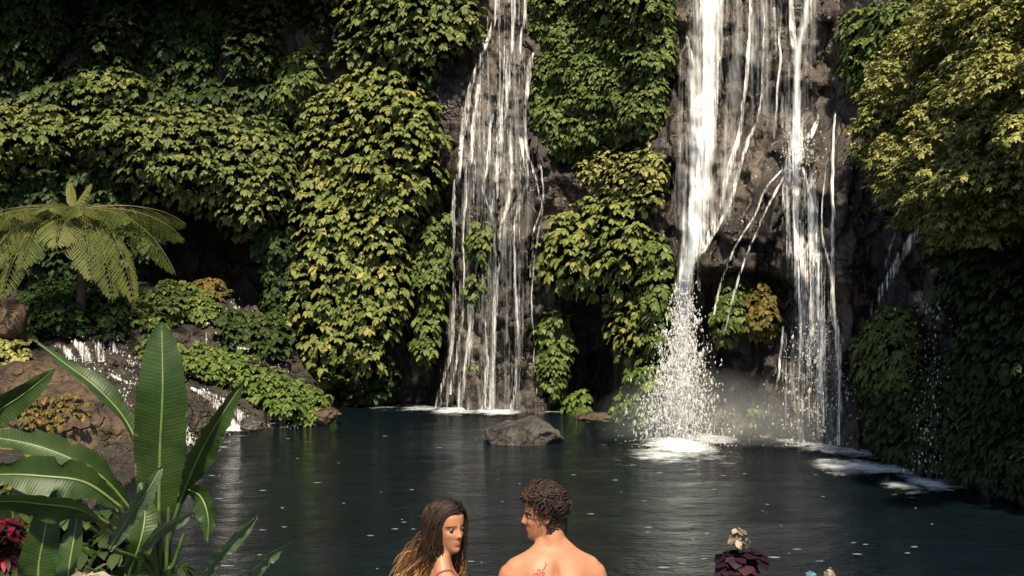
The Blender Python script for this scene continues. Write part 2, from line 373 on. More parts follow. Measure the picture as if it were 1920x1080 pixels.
# the left waterfall
t = empty('waterfall'); tag(t, 'narrow left waterfall fanning into many thin white threads', 'waterfall')
sheet = [ribbon([(955, -70, 36, .42), (950, 20, 40, .42), (940, 90, 52, .40), (932, 170, 66, .40), (930, 250, 80, .42), (932, 330, 88, .40), (930, 420, 86, .36), (925, 520, 90, .33), (915, 620, 96, .33), (905, 720, 100, .36), (900, 772, 105, .42)], .10, seed=1, edge=.25, nu=41)]
water_part('water_sheet', sheet, t)
water_part('water_veil', [ribbon([(950, 40, 42, .4), (935, 150, 66, .5), (930, 250, 82, .56), (932, 340, 92, .58), (928, 430, 90, .54), (922, 540, 94, .5), (912, 650, 100, .5), (902, 772, 108, .54)], .14, seed=7, edge=.4, nu=41)], t, 'veil')
strands = [
 [(940, -70, 12, .8), (930, 20, 12), (912, 85, 10), (890, 145, 11), (872, 215, 13), (862, 300, 12), (852, 380, 10), (850, 470, 7), (852, 560, 9), (848, 640, 9), (835, 700, 8), (818, 765, 9)],
 [(965, -70, 14, .9), (962, 30, 15), (955, 100, 12), (948, 170, 14), (940, 240, 18), (935, 300, 16), (930, 360, 14), (924, 400, 10), (930, 450, 12), (932, 520, 13), (925, 620, 14), (922, 700, 15), (920, 768, 18)],
 [(985, -70, 8, .8), (985, 20, 8), (978, 90, 5), (985, 150, 5)],
 [(1003, 95, 9, .7), (992, 130, 12), (986, 190, 8), (985, 260, 6), (1000, 320, 5), (1015, 380, 5), (1008, 440, 5), (1000, 500, 4), (1000, 600, 4), (1005, 740, 5)],
 [(900, 150, 8, .6), (890, 220, 10), (880, 300, 12), (872, 380, 8), (868, 450, 5), (868, 560, 6), (860, 640, 7), (845, 740, 8)],
 [(950, 170, 10, .6), (955, 260, 12), (960, 330, 10), (950, 390, 8), (938, 430, 7), (936, 470, 6)],
 [(975, 250, 10, .6), (985, 330, 9), (975, 380, 8), (965, 430, 7), (966, 520, 7), (968, 620, 7), (965, 720, 8), (960, 768, 9)],
 [(925, 200, 6, .6), (915, 300, 8), (905, 350, 5), (918, 395, 5), (926, 430, 5)],
 [(1012, 300, 4, .7), (1018, 360, 4), (1012, 400, 4), (1000, 440, 4), (994, 520, 3)],
 [(885, 560, 10, .4), (880, 640, 12), (870, 700, 14), (860, 768, 18)],
 [(905, 560, 8, .35), (912, 660, 10), (908, 768, 14)]]
for k, s in enumerate(strands):
    water_part('water_strand', [ribbon([(q[0], q[1], q[2]*.66, (q[3] if len(q) > 3 else .6)*.95) for q in s], .17, .52, 4, 10+k)], t)
rebase(t, P(900, 771, 24.9))

t = empty('waterfall'); tag(t, 'faint thin veil of water on dark rock left of the narrow waterfall', 'waterfall')
water_part('water_sheet', [ribbon([(745, 560, 22, .24), (745, 640, 30, .3), (742, 700, 34, .3), (738, 765, 40, .32)], .6, seed=41, edge=.3)], t)
rebase(t, P(740, 768, 25.3))

# the right waterfall: main chute, right-hand veil, cross streams
t = empty('waterfall'); tag(t, 'widest and brightest waterfall plunging white into the right of the pool', 'waterfall')
water_part('main_chute', [
 ribbon([(1335, -70, 56, .90), (1330, 60, 60, .92), (1325, 160, 62, .92), (1318, 260, 60, .94), (1310, 340, 54, .94), (1303, 420, 44, .9), (1292, 480, 36, .95), (1286, 540, 36, .95), (1284, 600, 38, .85), (1280, 680, 46, .78), (1272, 760, 60, .66), (1265, 830, 76, .56)], .25, seed=50, edge=.9, nu=25)], t, 'soft')
water_part('main_chute', [
 ribbon([(1330, -70, 34, .8), (1328, 120, 36, .85), (1318, 280, 34, .85), (1302, 420, 30, .95), (1287, 520, 24, .95), (1284, 600, 22, .66), (1278, 720, 24, .42)], .42, seed=51, edge=.9, nu=17)], t)
water_part('water_veil', [
 ribbon([(1320, -70, 74, .50), (1312, 100, 88, .56), (1298, 250, 92, .62), (1288, 360, 72, .6), (1288, 440, 58, .5)], .14, seed=52, edge=.8, nu=31),
 ribbon([(1400, -70, 46, .56), (1395, 100, 52, .58), (1385, 220, 52, .62), (1365, 330, 48, .62), (1330, 430, 38, .6)], .12, seed=53, edge=.6, nu=21),
 ribbon([(1470, -70, 84, .54), (1465, 60, 88, .56), (1465, 160, 78, .52), (1475, 260, 68, .54)], .12, seed=54, edge=.4, nu=31),
 ribbon([(1320, 600, 34, .3), (1330, 680, 50, .36), (1335, 760, 66, .36), (1330, 815, 86, .36)], .5, seed=55, edge=.6, nu=21)], t, 'veil')
cross = [
 [(1408, -70, 7, .7), (1405, 50, 6), (1398, 150, 7), (1390, 230, 8), (1372, 300, 10), (1355, 370, 12), (1335, 430, 12), (1308, 480, 10)],
 [(1432, 0, 4, .6), (1430, 120, 4), (1424, 210, 5), (1400, 270, 7), (1385, 320, 8), (1368, 380, 8), (1345, 430, 8), (1318, 475, 7)],
 [(1460, 40, 4, .6), (1462, 110, 4), (1456, 180, 4), (1455, 240, 4)],
 [(1285, 60, 5, .6), (1296, 120, 9), (1300, 200, 12)]]
for k, s in enumerate(cross): water_part('water_strand', [ribbon([(q[0], q[1], q[2]*.8) for q in s], .2, .62, 4, 60+k)], t)
g = np.random.default_rng(3); n = 4600
v = g.beta(2.6, 1.4, n); py = 500+v*325; w = 22+62*v**1.5
px = 1284-8*v+g.normal(0, 1, n)*w*.5-v**2*12
drops('spray', Pn(px, py, 20.35+g.normal(0, .38, n)), .0095, t, 2.4, 5)
n = 600; px = 1285+g.normal(0, 48, n); py = 842-np.abs(g.normal(0, 30, n))
drops('spray', Pn(px, py, 19.2+g.normal(0, .5, n)), .008, t, 1.0, 6)
rebase(t, P(1280, 838, 19.4))

t = empty('waterfall'); tag(t, 'right-hand waterfall that hits a ledge and spreads into threads', 'waterfall')
water_part('upper_jet', [ribbon([(1520, -70, 18, .8), (1510, 40, 18, .9), (1497, 90, 18, .95), (1494, 170, 18, 1), (1493, 225, 22, .95), (1492, 265, 32, .8), (1490, 300, 42, .35), (1490, 330, 46, .1)], .3, seed=70, edge=1.0), ribbon([(1480, -70, 10, .6), (1486, 60, 8, .7), (1492, 120, 8, .7)], .25, seed=71),
 ribbon([(1448, 10, 10, .5), (1452, 80, 9, .5), (1470, 240, 18, .4)], .2, seed=72)], t, 'soft')
water_part('ledge_splash', [ribbon([(1493, 190, 14, .6), (1497, 250, 26, .85), (1495, 290, 40, .8), (1488, 320, 50, .7), (1488, 360, 56, .4)], .42, seed=73, edge=1.0), ribbon([(1510, 270, 10, .7), (1530, 230, 6, .6), (1538, 205, 3, .4)], .4, seed=74, free=False), ribbon([(1515, 275, 10, .6), (1528, 300, 5, .5), (1520, 340, 4, .5)], .4, seed=75)], t)
water_part('water_sheet', [ribbon([(1492, 255, 10, .2), (1490, 290, 26, .4), (1492, 320, 44, .56), (1496, 360, 54, .62), (1500, 420, 58, .6), (1512, 500, 58, .58), (1520, 590, 54, .6), (1525, 620, 60, .56), (1522, 700, 66, .48), (1525, 770, 70, .42), (1528, 838, 74, .42)], .22, seed=76, edge=.6, nu=31),
 ribbon([(1500, 610, 40, .4), (1490, 700, 44, .4), (1490, 800, 50, .35)], .4, seed=77, edge=.3, nu=21)], t)
thr = [
 [(1470, 315, 5, .6), (1440, 350, 5), (1410, 410, 5), (1375, 470, 5), (1352, 530, 5), (1340, 590, 4)],
 [(1478, 318, 5, .7), (1450, 370, 5), (1420, 430, 5), (1395, 490, 5), (1382, 530, 5), (1360, 620, 3)],
 [(1505, 310, 8, .8), (1520, 380, 8), (1528, 460, 10), (1535, 540, 9), (1540, 600, 7), (1540, 700, 7), (1545, 800, 7)],
 [(1485, 330, 6, .6), (1488, 420, 5), (1495, 520, 7), (1500, 600, 7), (1500, 700, 6)],
 [(1550, 300, 0.8, .5), (1540, 420, 4), (1555, 500, 6, .6), (1566, 600, 8), (1572, 640, 10), (1575, 720, 9), (1572, 835, 6)],
 [(1470, 600, 4, .5), (1462, 680, 5), (1456, 730, 4)]]
water_part('water_veil', [ribbon([(1520, 590, 50, .3), (1525, 640, 66, .5), (1527, 720, 74, .54), (1530, 838, 84, .52)], .34, seed=78, edge=.5, nu=31), ribbon([(1492, 320, 40, .4), (1500, 420, 60, .5), (1512, 520, 62, .46)], .16, seed=79, edge=.5, nu=25)], t, 'veil')
for k, s in enumerate(thr): water_part('water_strand', [ribbon([(q[0], q[1], q[2]*.75) for q in s], .3, .64, 3, 80+k)], t)
n = 260; drops('spray', Pn(1497+g.normal(0, 20, n), 285+g.normal(0, 24, n), 19.0+g.normal(0, .15, n)), .010, t, 1.1, 18)
n = 1000; v = g.uniform(0, 1, n); px = 1535+g.normal(0, 40, n)*(.5+v); py = 600+v*235
drops('spray', Pn(px, py, 18.9+g.normal(0, .3, n)), .0075, t, 1.8, 8)
rebase(t, P(1540, 838, 19.3))

t = empty('waterfall'); tag(t, 'single straight white thread on bare rock right of the ledge waterfall', 'waterfall')
water_part('water_strand', [ribbon([(1568, 205, 3, .5), (1562, 280, 4, .7), (1562, 400, 6, .7), (1562, 500, 5, .7), (1560, 590, 7, .7), (1580, 640, 6, .5)], .22, seed=90)], t); rebase(t, P(1562, 600, 19.5))
t = empty('waterfall'); tag(t, 'short slanting chute of water coming out under the right tree', 'waterfall')
water_part('water_sheet', [ribbon([(1735, 415, 10, .7), (1705, 455, 16, .64), (1675, 505, 18, .58), (1648, 555, 17, .54), (1630, 595, 12, .46)], .6, seed=91, free=False, edge=.6)], t)
water_part('water_strand', [ribbon([(1680, 435, 3, .5), (1665, 480, 4, .5), (1650, 530, 4, .4)], .25, seed=92, free=False)], t); rebase(t, P(1640, 590, 18.4))
t = empty('waterfall'); tag(t, 'thin dripping thread against the dark right-hand wall', 'waterfall')
water_part('water_strand', [ribbon([(1760, 500, 8, .34), (1752, 580, 10, .36), (1745, 700, 12, .28), (1738, 880, 14, .25)], .9, seed=93, edge=.5)], t)
n = 220; drops('spray', Pn(1742+g.normal(0, 22, n), g.uniform(560, 890, n), 15.6+g.normal(0, .2, n)), .007, t, 2, 9); rebase(t, P(1740, 890, 16.2))

# cascades on the left bank
def cascade(label, ribs, base):
    t = empty('cascade'); tag(t, label, 'cascade')
    g = np.random.default_rng(int(base[0])); q = [p for r in ribs for p in r]; q = np.array([q[i][:2] for i in g.integers(0, len(q), 90)], float)+g.normal(0, 7, (90, 2)); drops('spray', Pn(q[:, 0], q[:, 1], ybank(q[:, 0], q[:, 1])-.35), .011, t, 1.2, 4)
    for k, r in enumerate(ribs): water_part('water_strand', [ribbon([(q[0], q[1], q[2]*1.15, (q[3] if len(q) > 3 else .6)*.92) for q in r], .26, .78, 3, 120+len(ribs)*7+k+int(base[0]), yfun=ybank, free=False, edge=.6)], t)
    rebase(t, P(*base))
cascade('white cascade pouring over the rocks into the pool beside the mounded shrub', [[(345, 722, 7, .7), (375, 735, 12), (405, 755, 16), (425, 780, 20), (440, 808, 26, .85)], [(380, 730, 8, .6), (420, 750, 14), (448, 775, 16), (462, 800, 16)], [(440, 790, 14, .7), (490, 792, 10, .5), (545, 797, 8, .4)]], (435, 806, 21.7))
cascade('broad broken white step of the stream above the brown boulder', [[(110, 640, 10, .6), (130, 665, 14), (150, 680, 12)], [(140, 635, 12, .8), (155, 655, 16), (165, 678, 16)], [(178, 628, 12, .7), (185, 655, 14), (190, 678, 12)]], (155, 680, 23))
cascade('slim white spout right of the broken stream step', [[(195, 605, 6, .7), (207, 630, 9), (215, 660, 10)]], (215, 660, 23))
cascade('small stepped trickle running down between dark bank rocks', [[(175, 690, 8, .5), (210, 705, 10, .6), (245, 720, 12, .6)], [(240, 670, 10, .6), (252, 685, 8)]], (245, 722, 21))
cascade('white runnel beside the tall upright leaf on the left', [[(222, 742, 7, .7), (235, 770, 10), (246, 800, 10)]], (245, 800, 19))
cascade('tiny white spill at the pool edge under the dark rock', [[(345, 805, 8, .8), (352, 820, 12), (362, 832, 18)]], (355, 830, 20))
cascade('thin veil of threads falling from a mossy ledge at the back of the left bank', [[(380, 560, 5, .35), (385, 610, 6, .4), (383, 645, 7, .4)], [(415, 580, 5, .35), (416, 640, 7, .4)], [(440, 570, 8, .5), (448, 610, 12, .5), (455, 655, 22, .5)], [(462, 585, 6, .4), (470, 650, 8, .4)], [(525, 600, 6, .3), (528, 690, 10, .34)]], (450, 660, 24))

# ---------------------------------------------------------------- foam on the pool
def foam_mat(slope=2.6):
    m, n, out = mat_new('foam'); d = N(n, 'Attribute', attribute_name='dens').outputs['Fac']
    a = noise(n, 2.2, 6, .7, mapping=(1, 1.5, 1)); b = noise(n, 9, 4, .7, mapping=(1, 1.8, 1))
    s = math_(n, 'ADD', math_(n, 'MULTIPLY', a.outputs['Fac'], .55), math_(n, 'MULTIPLY', b.outputs['Fac'], .45))
    al = math_(n, 'MULTIPLY', math_(n, 'SUBTRACT', s, math_(n, 'SUBTRACT', .74, math_(n, 'MULTIPLY', d, .50))), slope, True)
    df = N(n, 'BsdfDiffuse'); df.inputs[0].default_value = (.74, .80, .82, 1)
    tr = N(n, 'BsdfTransparent'); m2 = N(n, 'MixShader'); n.links.new(al, m2.inputs[0]); n.links.new(tr.outputs[0], m2.inputs[1]); n.links.new(df.outputs[0], m2.inputs[2])
    n.links.new(m2.outputs[0], out.inputs[0]); return m
M['foam'] = foam_mat()
def wpt(px, py): Y = H*F/(py-540); return ((px-960)/F*Y, Y)
def foam(label, spots, seed):
    """spots: (px, py, rx m, ry m, strength) on the water"""
    c = [(*wpt(a, b), rx, ry, s) for a, b, rx, ry, s in spots]
    x0 = min(q[0]-2.4*q[2] for q in c); x1 = max(q[0]+2.4*q[2] for q in c); y0 = min(q[1]-2.4*q[3] for q in c); y1 = max(q[1]+2.4*q[3] for q in c)
    nx, ny = int((x1-x0)/.06)+2, int((y1-y0)/.09)+2
    X, Y = np.meshgrid(np.linspace(x0, x1, nx), np.linspace(y0, y1, ny)); D = 0*X
    for a, b, rx, ry, s in c: D = np.maximum(D, s*np.exp(-((X-a)/rx)**2-((Y-b)/ry)**2))
    Z = .03+.05*D*(1+fbm(X*2, Y*2, seed=seed))
    T = grid_tris(nx, ny); keep = D.ravel()[T].max(1) > .06
    o = mesh_np('foam', np.stack([X, Y, Z], -1), T[keep], M['foam'], attrs={'dens': D}, compact=True)
    o['kind'] = 'stuff'; tag(o, label, 'foam'); return o
foam('bright white boil of foam under the widest waterfall', [(1275, 842, .7, 1.5, 1.1), (1325, 828, .7, .9, .95), (1240, 860, .7, 1.0, .85), (1275, 850, 1.3, 2.6, .60), (1260, 858, 2.1, 4.2, .42)], 1)
foam('long foam line at the foot of the ledge waterfall', [(1450, 824, .5, .6, .62), (1500, 832, .6, .7, .75), (1550, 842, .7, 1.0, .95), (1605, 853, .5, .8, .9), (1540, 842, 1.4, 1.6, .46)], 2)
foam('pale foam streak left of the dark right-hand wall', [(1570, 880, .5, .9, .9), (1625, 882, .5, .9, .95), (1680, 888, .4, .8, .8), (1620, 882, 1.1, 1.7, .46)], 3)
foam('nearest small foam streak by the right-hand wall', [(1695, 920, .3, .6, .9), (1740, 914, .4, .7, .95), (1790, 909, .35, .6, .8), (1745, 914, .8, 1.2, .46)], 4)
foam('thin bright foam line under the narrow left waterfall', [(720, 768, .5, .8, .6), (790, 770, .6, .8, .8), (860, 774, .8, .9, .95), (930, 777, .7, .7, 1.0), (1040, 777, .4, .5, .6)], 5)
foam('foam fanning out below the left bank cascade', [(440, 808, .4, .8, .95), (430, 835, .35, 1.9, .5), (520, 798, .4, .5, .6)], 6)
# pale flecks painted as ripple glints on the pool
g = np.random.default_rng(61); n = 90; fx = g.uniform(380, 1750, n); fy = 800+g.beta(1.1, 1.0, n)*290; a, b = wpt(fx, fy); ok = (b < 20.5)
V = []; T = []
for q in np.where(ok)[0]:
    r = g.uniform(.008, .04)*g.uniform(.4, 1.1); an = np.arange(9)*2*PI/9; rr = r*g.uniform(.35, 1, 9)
    k = len(V); V += [[a[q]+rr[i]*math.cos(an[i])*2.6, b[q]+rr[i]*math.sin(an[i]), .035] for i in range(9)]+[[a[q], b[q], .042]]; T += [[k+i, k+(i+1) % 9, k+9] for i in range(9)]
M['glint'] = simple('glint flecks', (.13, .15, .16), .6, .5, 3)
o = mesh_np('glint_flecks', V, T, M['glint']); o['kind'] = 'stuff'; tag(o, 'small pale flecks painted as glints over the dark pool', 'foam')
# mist over the plunge
def mist(label, c, r, dens):
    m, n, out = mat_new('mist'); v = N(n, 'VolumePrincipled'); tc = N(n, 'TexCoord'); mp = N(n, 'Mapping'); mp.inputs['Scale'].default_value = tuple(.95/q for q in r); gr = N(n, 'TexGradient', gradient_type='SPHERICAL'); n.links.new(tc.outputs['Object'], mp.inputs[0]); n.links.new(mp.outputs[0], gr.inputs[0]); n.links.new(math_(n, 'MULTIPLY', gr.outputs['Fac'], dens*2.0), v.inputs['Density']); v.inputs['Color'].default_value = (.9, .92, .93, 1); n.links.new(v.outputs[0], out.inputs['Volume'])
    bm = bmesh.new(); bmesh.ops.create_icosphere(bm, subdivisions=4, radius=1); V = np.array([x.co[:] for x in bm.verts]); T = np.array([[q.index for q in f.verts] for f in bm.faces]); bm.free()
    V = V*(1+.18*fbm(V[:, 0]*1.5, V[:, 1]*1.5, V[:, 2]*1.5, 5, 3))[:, None]*np.array(r); V[:, 2] = np.maximum(V[:, 2]+c[2], .1)-c[2]
    o = mesh_np('mist', V, T, m); o.location = c; o['kind'] = 'stuff'; tag(o, label, 'mist')
mist('pale mist hanging low around the foot of the widest waterfall', P(1320, 790, 19.8), (2.0, 1.1, 1.0), .16)
mist('thin mist at the foot of the ledge waterfall', P(1500, 800, 19.0), (1.5, .9, .8), .12)
# ---------------------------------------------------------------- foliage
def leaves_mesh(B, D, Nn, L, Wd, rnd, droop=.25, fold=.18):
    """many pointed leaves: base B, direction D, upper normal Nn"""
    D = nrm(D); Sd = nrm(np.cross(D, Nn)); Nn = np.cross(Sd, D)
    L = L[:, None]; Wd = Wd[:, None]; g = np.array([0, 0, -1.0])
    p = lambda t, s, dr: B+D*L*t+Sd*Wd*s+Nn*L*fold*abs(s)*.6+g*L*droop*dr
    V = np.stack([B, p(.30, -.46, .10), p(.32, 0, .06), p(.30, .46, .10), p(.72, -.44, .50), p(.74, 0, .44), p(.72, .44, .50), p(1.0, 0, 1.05)], 1)
    fc = np.array([[0, 1, 2], [0, 2, 3], [1, 4, 5], [1, 5, 2], [2, 5, 6], [2, 6, 3], [4, 7, 5], [5, 7, 6]])
    T = (fc[None]+8*np.arange(len(B))[:, None, None]).reshape(-1, 3)
    return V.reshape(-1, 3), T, np.repeat(rnd, 8)
def inpoly_dist(px, py, poly):
    q = np.array(poly, float); r = np.roll(q, -1, 0); ins = np.zeros(px.shape, bool); dm = np.full(px.shape, 1e9)
    for (x0, y0), (x1, y1) in zip(q, r):
        c = ((y0 > py) != (y1 > py)) & (px < (x1-x0)*(py-y0)/((y1-y0) if y1 != y0 else 1e-9)+x0); ins ^= c
        t = np.clip(((px-x0)*(x1-x0)+(py-y0)*(y1-y0))/((x1-x0)**2+(y1-y0)**2+1e-9), 0, 1)
        dm = np.minimum(dm, np.hypot(px-x0-t*(x1-x0), py-y0-t*(y1-y0)))
    return np.where(ins, dm, -dm)
UP = np.array([0, 0, 1.0])
def whorls(C, A, Ls, k, g, mat, parent, name='foliage', spread=1.0, lw=.46, droop=.3, bias=0.0, rs=.16):
    """rosettes of drooping leaves at C with axis A; Ls leaf length per rosette"""
    n = len(C); A = nrm(A)
    ref = np.where(np.abs(A[:, 2:3]) < .9, UP, np.array([1.0, 0, 0])); U = nrm(np.cross(A, ref)); Wv = np.cross(A, U)
    ang = (np.arange(k)[None]*2*PI/k+g.uniform(0, 2*PI, (n, 1))+g.normal(0, .25, (n, k)))
    rad = np.cos(ang)[..., None]*U[:, None]+np.sin(ang)[..., None]*Wv[:, None]
    el = g.uniform(.05, .6, (n, k))[..., None]
    D = nrm(rad*spread+A[:, None]*el-UP*.25)
    Nn = A[:, None]*1.0+UP*.35+g.normal(0, .15, (n, k, 3))
    B = C[:, None]+rad*(.06*Ls[:, None, None])
    L = Ls[:, None]*g.uniform(.7, 1.15, (n, k)); base = g.normal(0, .13, n)
    rnd = np.clip(.5+bias+base[:, None]+g.normal(0, rs, (n, k)), 0, 1)
    V, T, R = leaves_mesh(B.reshape(-1, 3), D.reshape(-1, 3), Nn.reshape(-1, 3), L.ravel(), (L*lw).ravel()*2*.5*1.6, rnd.ravel(), droop)
    return mesh_np(name, V, T, M[mat], parent, attrs={'rnd': R})
def biggest(mask):
    """the largest connected patch of a grid"""
    lab = np.zeros(mask.shape, int); k = 0; best = (0, 0)
    for i, j in zip(*np.where(mask)):
        if lab[i, j]: continue
        k += 1; st = [(i, j)]; lab[i, j] = k; n = 0
        while st:
            a, b = st.pop(); n += 1
            for c, d in ((a+1, b), (a-1, b), (a, b+1), (a, b-1)):
                if 0 <= c < mask.shape[0] and 0 <= d < mask.shape[1] and mask[c, d] and not lab[c, d]: lab[c, d] = k; st.append((c, d))
        best = max(best, (n, k))
    return lab == best[1] if k else mask
vine_seed = [100]
def vine(label, poly, thick, leaf, mat, off=.15, R=60, k=7, dens=1.0, name='vine_curtain', cat='vine', lump=.35, bias=0.0, yf=None, group=None, ragged=9, up=.55):
    vine_seed[0] += 1; sd = vine_seed[0]; g = np.random.default_rng(sd)
    yf = yf or ybase
    P0 = np.array(poly, float); x0, y0 = P0.min(0)-12; x1, y1 = P0.max(0)+12
    def field(px, py):
        d = inpoly_dist(px, py, poly)+ragged*fbm(px/26, py/26, seed=sd, oct=3)
        e = np.clip(d/R, 0, 1); dome = thick*np.sqrt(np.clip(1-(1-e)**2, 0, 1))
        lumps = lump*(1.3*fbm(px/44, py/26, seed=sd+7, oct=3)+.25*np.sin(py/(leaf*.45)+5*fbm(px/60, py/60, seed=sd+8)))
        return d, yf(px, py)-off-dome-lumps*e**.5
    t = empty(name); tag(t, label, cat, group)
    # near-black backing sheet, painted as the shade between the leaves
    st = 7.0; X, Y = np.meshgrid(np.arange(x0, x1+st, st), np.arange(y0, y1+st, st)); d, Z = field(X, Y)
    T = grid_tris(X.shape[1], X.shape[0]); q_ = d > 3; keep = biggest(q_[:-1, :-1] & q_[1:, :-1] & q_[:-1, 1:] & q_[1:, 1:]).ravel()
    if keep.any(): mesh_np('shade_backing', Pn(X, Y, Z+.34), T[keep], M['mat'], t, compact=True)
    # rosettes in shingled rows
    big = leaf > 14; lf0 = leaf; leaf = leaf*(.50 if big else 1.0); ry = lf0*(.45 if big else .56)/dens**.5; cx = lf0*(.54 if big else .68)/dens**.5
    X, Y = np.meshgrid(np.arange(x0, x1, cx), np.arange(y0, y1, ry)); X = X+(np.arange(X.shape[0])[:, None] % 2)*cx/2
    X = X+g.normal(0, cx*.28, X.shape); Y = Y+g.normal(0, ry*.22, Y.shape)+lf0*.9*fbm(X/40, Y/70, seed=sd+3)
    X, Y = X.ravel(), Y.ravel(); d, Z = field(X, Y); m = d > 0; X, Y, Z = X[m], Y[m], Z[m]
    e = 3.0; _, Zx = field(X+e, Y); _, Zx0 = field(X-e, Y); _, Zy = field(X, Y+e); _, Zy0 = field(X, Y-e)
    tx = Pn(X+e, Y, Zx)-Pn(X-e, Y, Zx0); ty = Pn(X, Y-e, Zy0)-Pn(X, Y+e, Zy); nn = nrm(np.cross(tx, ty))
    s = Z/F; Ls = leaf*s*.95*g.uniform(.75, 1.2, len(X))
    C = Pn(X, Y, Z)+nn*(Ls*g.uniform(.1, .9, len(X)))[:, None]
    A = nn*(.45 if big else .62)+UP*up+g.normal(0, .16, C.shape)
    whorls(C, A, Ls, k+(1 if big else 0), g, mat, t, bias=bias, droop=.62, lw=.48)
    rebase(t, P(P0[:, 0].mean(), y1, float(np.median(Z))))
    return t
vine('big rounded curtain of light green vine leaves left of the narrow waterfall', [(560, 200), (620, 150), (690, 115), (760, 130), (815, 180), (840, 250), (830, 330), (800, 400), (770, 430), (765, 500), (760, 580), (735, 650), (715, 700), (640, 725), (575, 715), (545, 650), (530, 560), (545, 470), (540, 400), (565, 330), (555, 260)], 1.7, 25, 'bigy', R=95)
vine('wide shelf of green vine leaves hanging over the dark hollow on the left', [(120, 240), (160, 190), (250, 185), (330, 190), (400, 195), (470, 215), (530, 215), (560, 260), (560, 340), (545, 390), (525, 410), (500, 440), (430, 440), (400, 400), (340, 385), (270, 370), (220, 340), (210, 300), (150, 280)], 1.7, 21, 'big', R=80)
vine('green vine mass at the left edge above the tree fern', [(-60, 180), (60, 185), (130, 200), (150, 260), (110, 300), (60, 320), (-60, 330)], 1.3, 20, 'big', R=60)
vine('upper curtain of vine leaves beside the top of the narrow waterfall', [(625, -60), (900, -60), (905, 60), (880, 100), (840, 110), (800, 150), (740, 125), (690, 110), (650, 130), (615, 110), (630, 60)], 1.2, 22, 'big', R=60)
vine('slim dark green creeper strip on the left rim of the narrow waterfall', [(780, 430), (835, 400), (842, 480), (830, 560), (815, 640), (795, 690), (780, 660), (790, 560), (775, 500)], .5, 12, 'small', R=25)
vine('smooth creeper carpet between the tops of the two big waterfalls', [(1000, -60), (1265, -60), (1258, 120), (1245, 200), (1228, 265), (1180, 258), (1120, 272), (1060, 298), (1020, 292), (1000, 230), (995, 150), (1010, 90), (992, 40)], .9, 9, 'small', R=70, lump=.5)
vine('larger leaved vine fringe at the top edge between the waterfalls', [(1070, -60), (1250, -60), (1230, 20), (1180, 40), (1120, 35), (1080, 10)], .9, 20, 'big', off=.9, R=40)
vine('bright green bulging vine clump right of the narrow waterfall', [(1003, 470), (1030, 410), (1090, 375), (1130, 350), (1180, 370), (1215, 420), (1212, 490), (1180, 545), (1130, 560), (1070, 550), (1012, 530)], 1.3, 25, 'bigy', R=70, off=.3)
vine('yellowish feathery shrub on top of the bright vine clump', [(1080, 310), (1130, 270), (1170, 285), (1215, 265), (1248, 300), (1245, 370), (1212, 405), (1170, 385), (1130, 360), (1090, 350)], .9, 15, 'gold', R=40, name='shrub', cat='shrub', off=.3)
vine('creeper strip along the left rim of the widest waterfall', [(1205, 430), (1256, 450), (1262, 520), (1258, 600), (1232, 660), (1200, 640), (1195, 540)], .7, 13, 'small', R=30, off=.2)
vine('hanging tail of pale vine leaves under the bright clump', [(1135, 560), (1190, 560), (1228, 620), (1200, 672), (1160, 668), (1135, 630)], .8, 22, 'bigy', R=35, off=.3)
vine('low fresh green bush at the waterline beside the widest waterfall', [(1180, 690), (1215, 650), (1240, 720), (1230, 795), (1180, 802), (1140, 782), (1150, 755), (1175, 730)], .7, 13, 'fresh', R=35, name='shrub', cat='shrub')
vine('narrow hanging creeper tongue on the right rim of the narrow waterfall', [(1018, 590), (1040, 578), (1062, 600), (1066, 680), (1055, 730), (1035, 755), (1015, 720), (1012, 650)], .4, 11, 'small', R=22, off=.25)
vine('small leafy plant just above the waterline between the waterfalls', [(1062, 775), (1075, 735), (1100, 735), (1106, 760), (1085, 776)], .3, 12, 'fresh', R=14, name='small_plant', cat='plant', ragged=4)
vine('green tuft with trailing roots on the rock between the two right falls', [(1345, 560), (1370, 515), (1395, 540), (1395, 600), (1375, 640), (1345, 640), (1338, 600)], .5, 11, 'small', R=26, name='plant_tuft', cat='plant', off=.5, ragged=5)
vine('rusty orange tuft beside the green tuft on the right falls', [(1400, 550), (1430, 535), (1458, 560), (1460, 610), (1435, 632), (1405, 625), (1393, 590)], .5, 10, 'rust', R=26, name='plant_tuft', cat='plant', off=.5, ragged=5)
vine('tiny tuft behind the threads of the ledge waterfall', [(1480, 575), (1485, 548), (1500, 550), (1504, 575)], .25, 10, 'small', R=12, name='plant_tuft', cat='plant', off=.3, ragged=3)
vine('tiny tuft on the wet rock at the foot of the right falls', [(1405, 788), (1410, 768), (1425, 766), (1428, 784)], .25, 10, 'small', R=12, name='plant_tuft', cat='plant', off=.3, ragged=3)
vine('upper leafy tuft growing in the narrow waterfall', [(885, 420), (910, 413), (918, 470), (895, 490), (878, 460)], .35, 13, 'small', R=18, name='plant_tuft', cat='plant', off=.8, ragged=5)
vine('middle leafy tuft growing in the narrow waterfall', [(880, 515), (905, 510), (902, 555), (878, 555)], .3, 12, 'small', R=14, name='plant_tuft', cat='plant', off=.7, ragged=4)
vine('lowest tiny tuft growing in the narrow waterfall', [(873, 695), (875, 676), (895, 674), (897, 692)], .25, 11, 'small', R=12, name='plant_tuft', cat='plant', off=.3, ragged=3)
vine('small tuft low on the dark rock left of the narrow waterfall', [(675, 755), (678, 730), (692, 732), (692, 757)], .25, 11, 'small', R=12, name='plant_tuft', cat='plant', off=.2, ragged=3)
vine('rounded green creeper dome right of the ledge waterfall', [(1595, 640), (1640, 590), (1680, 568), (1715, 590), (1728, 650), (1722, 720), (1690, 745), (1640, 730), (1600, 700)], 1.0, 12, 'small', R=60, off=.2)
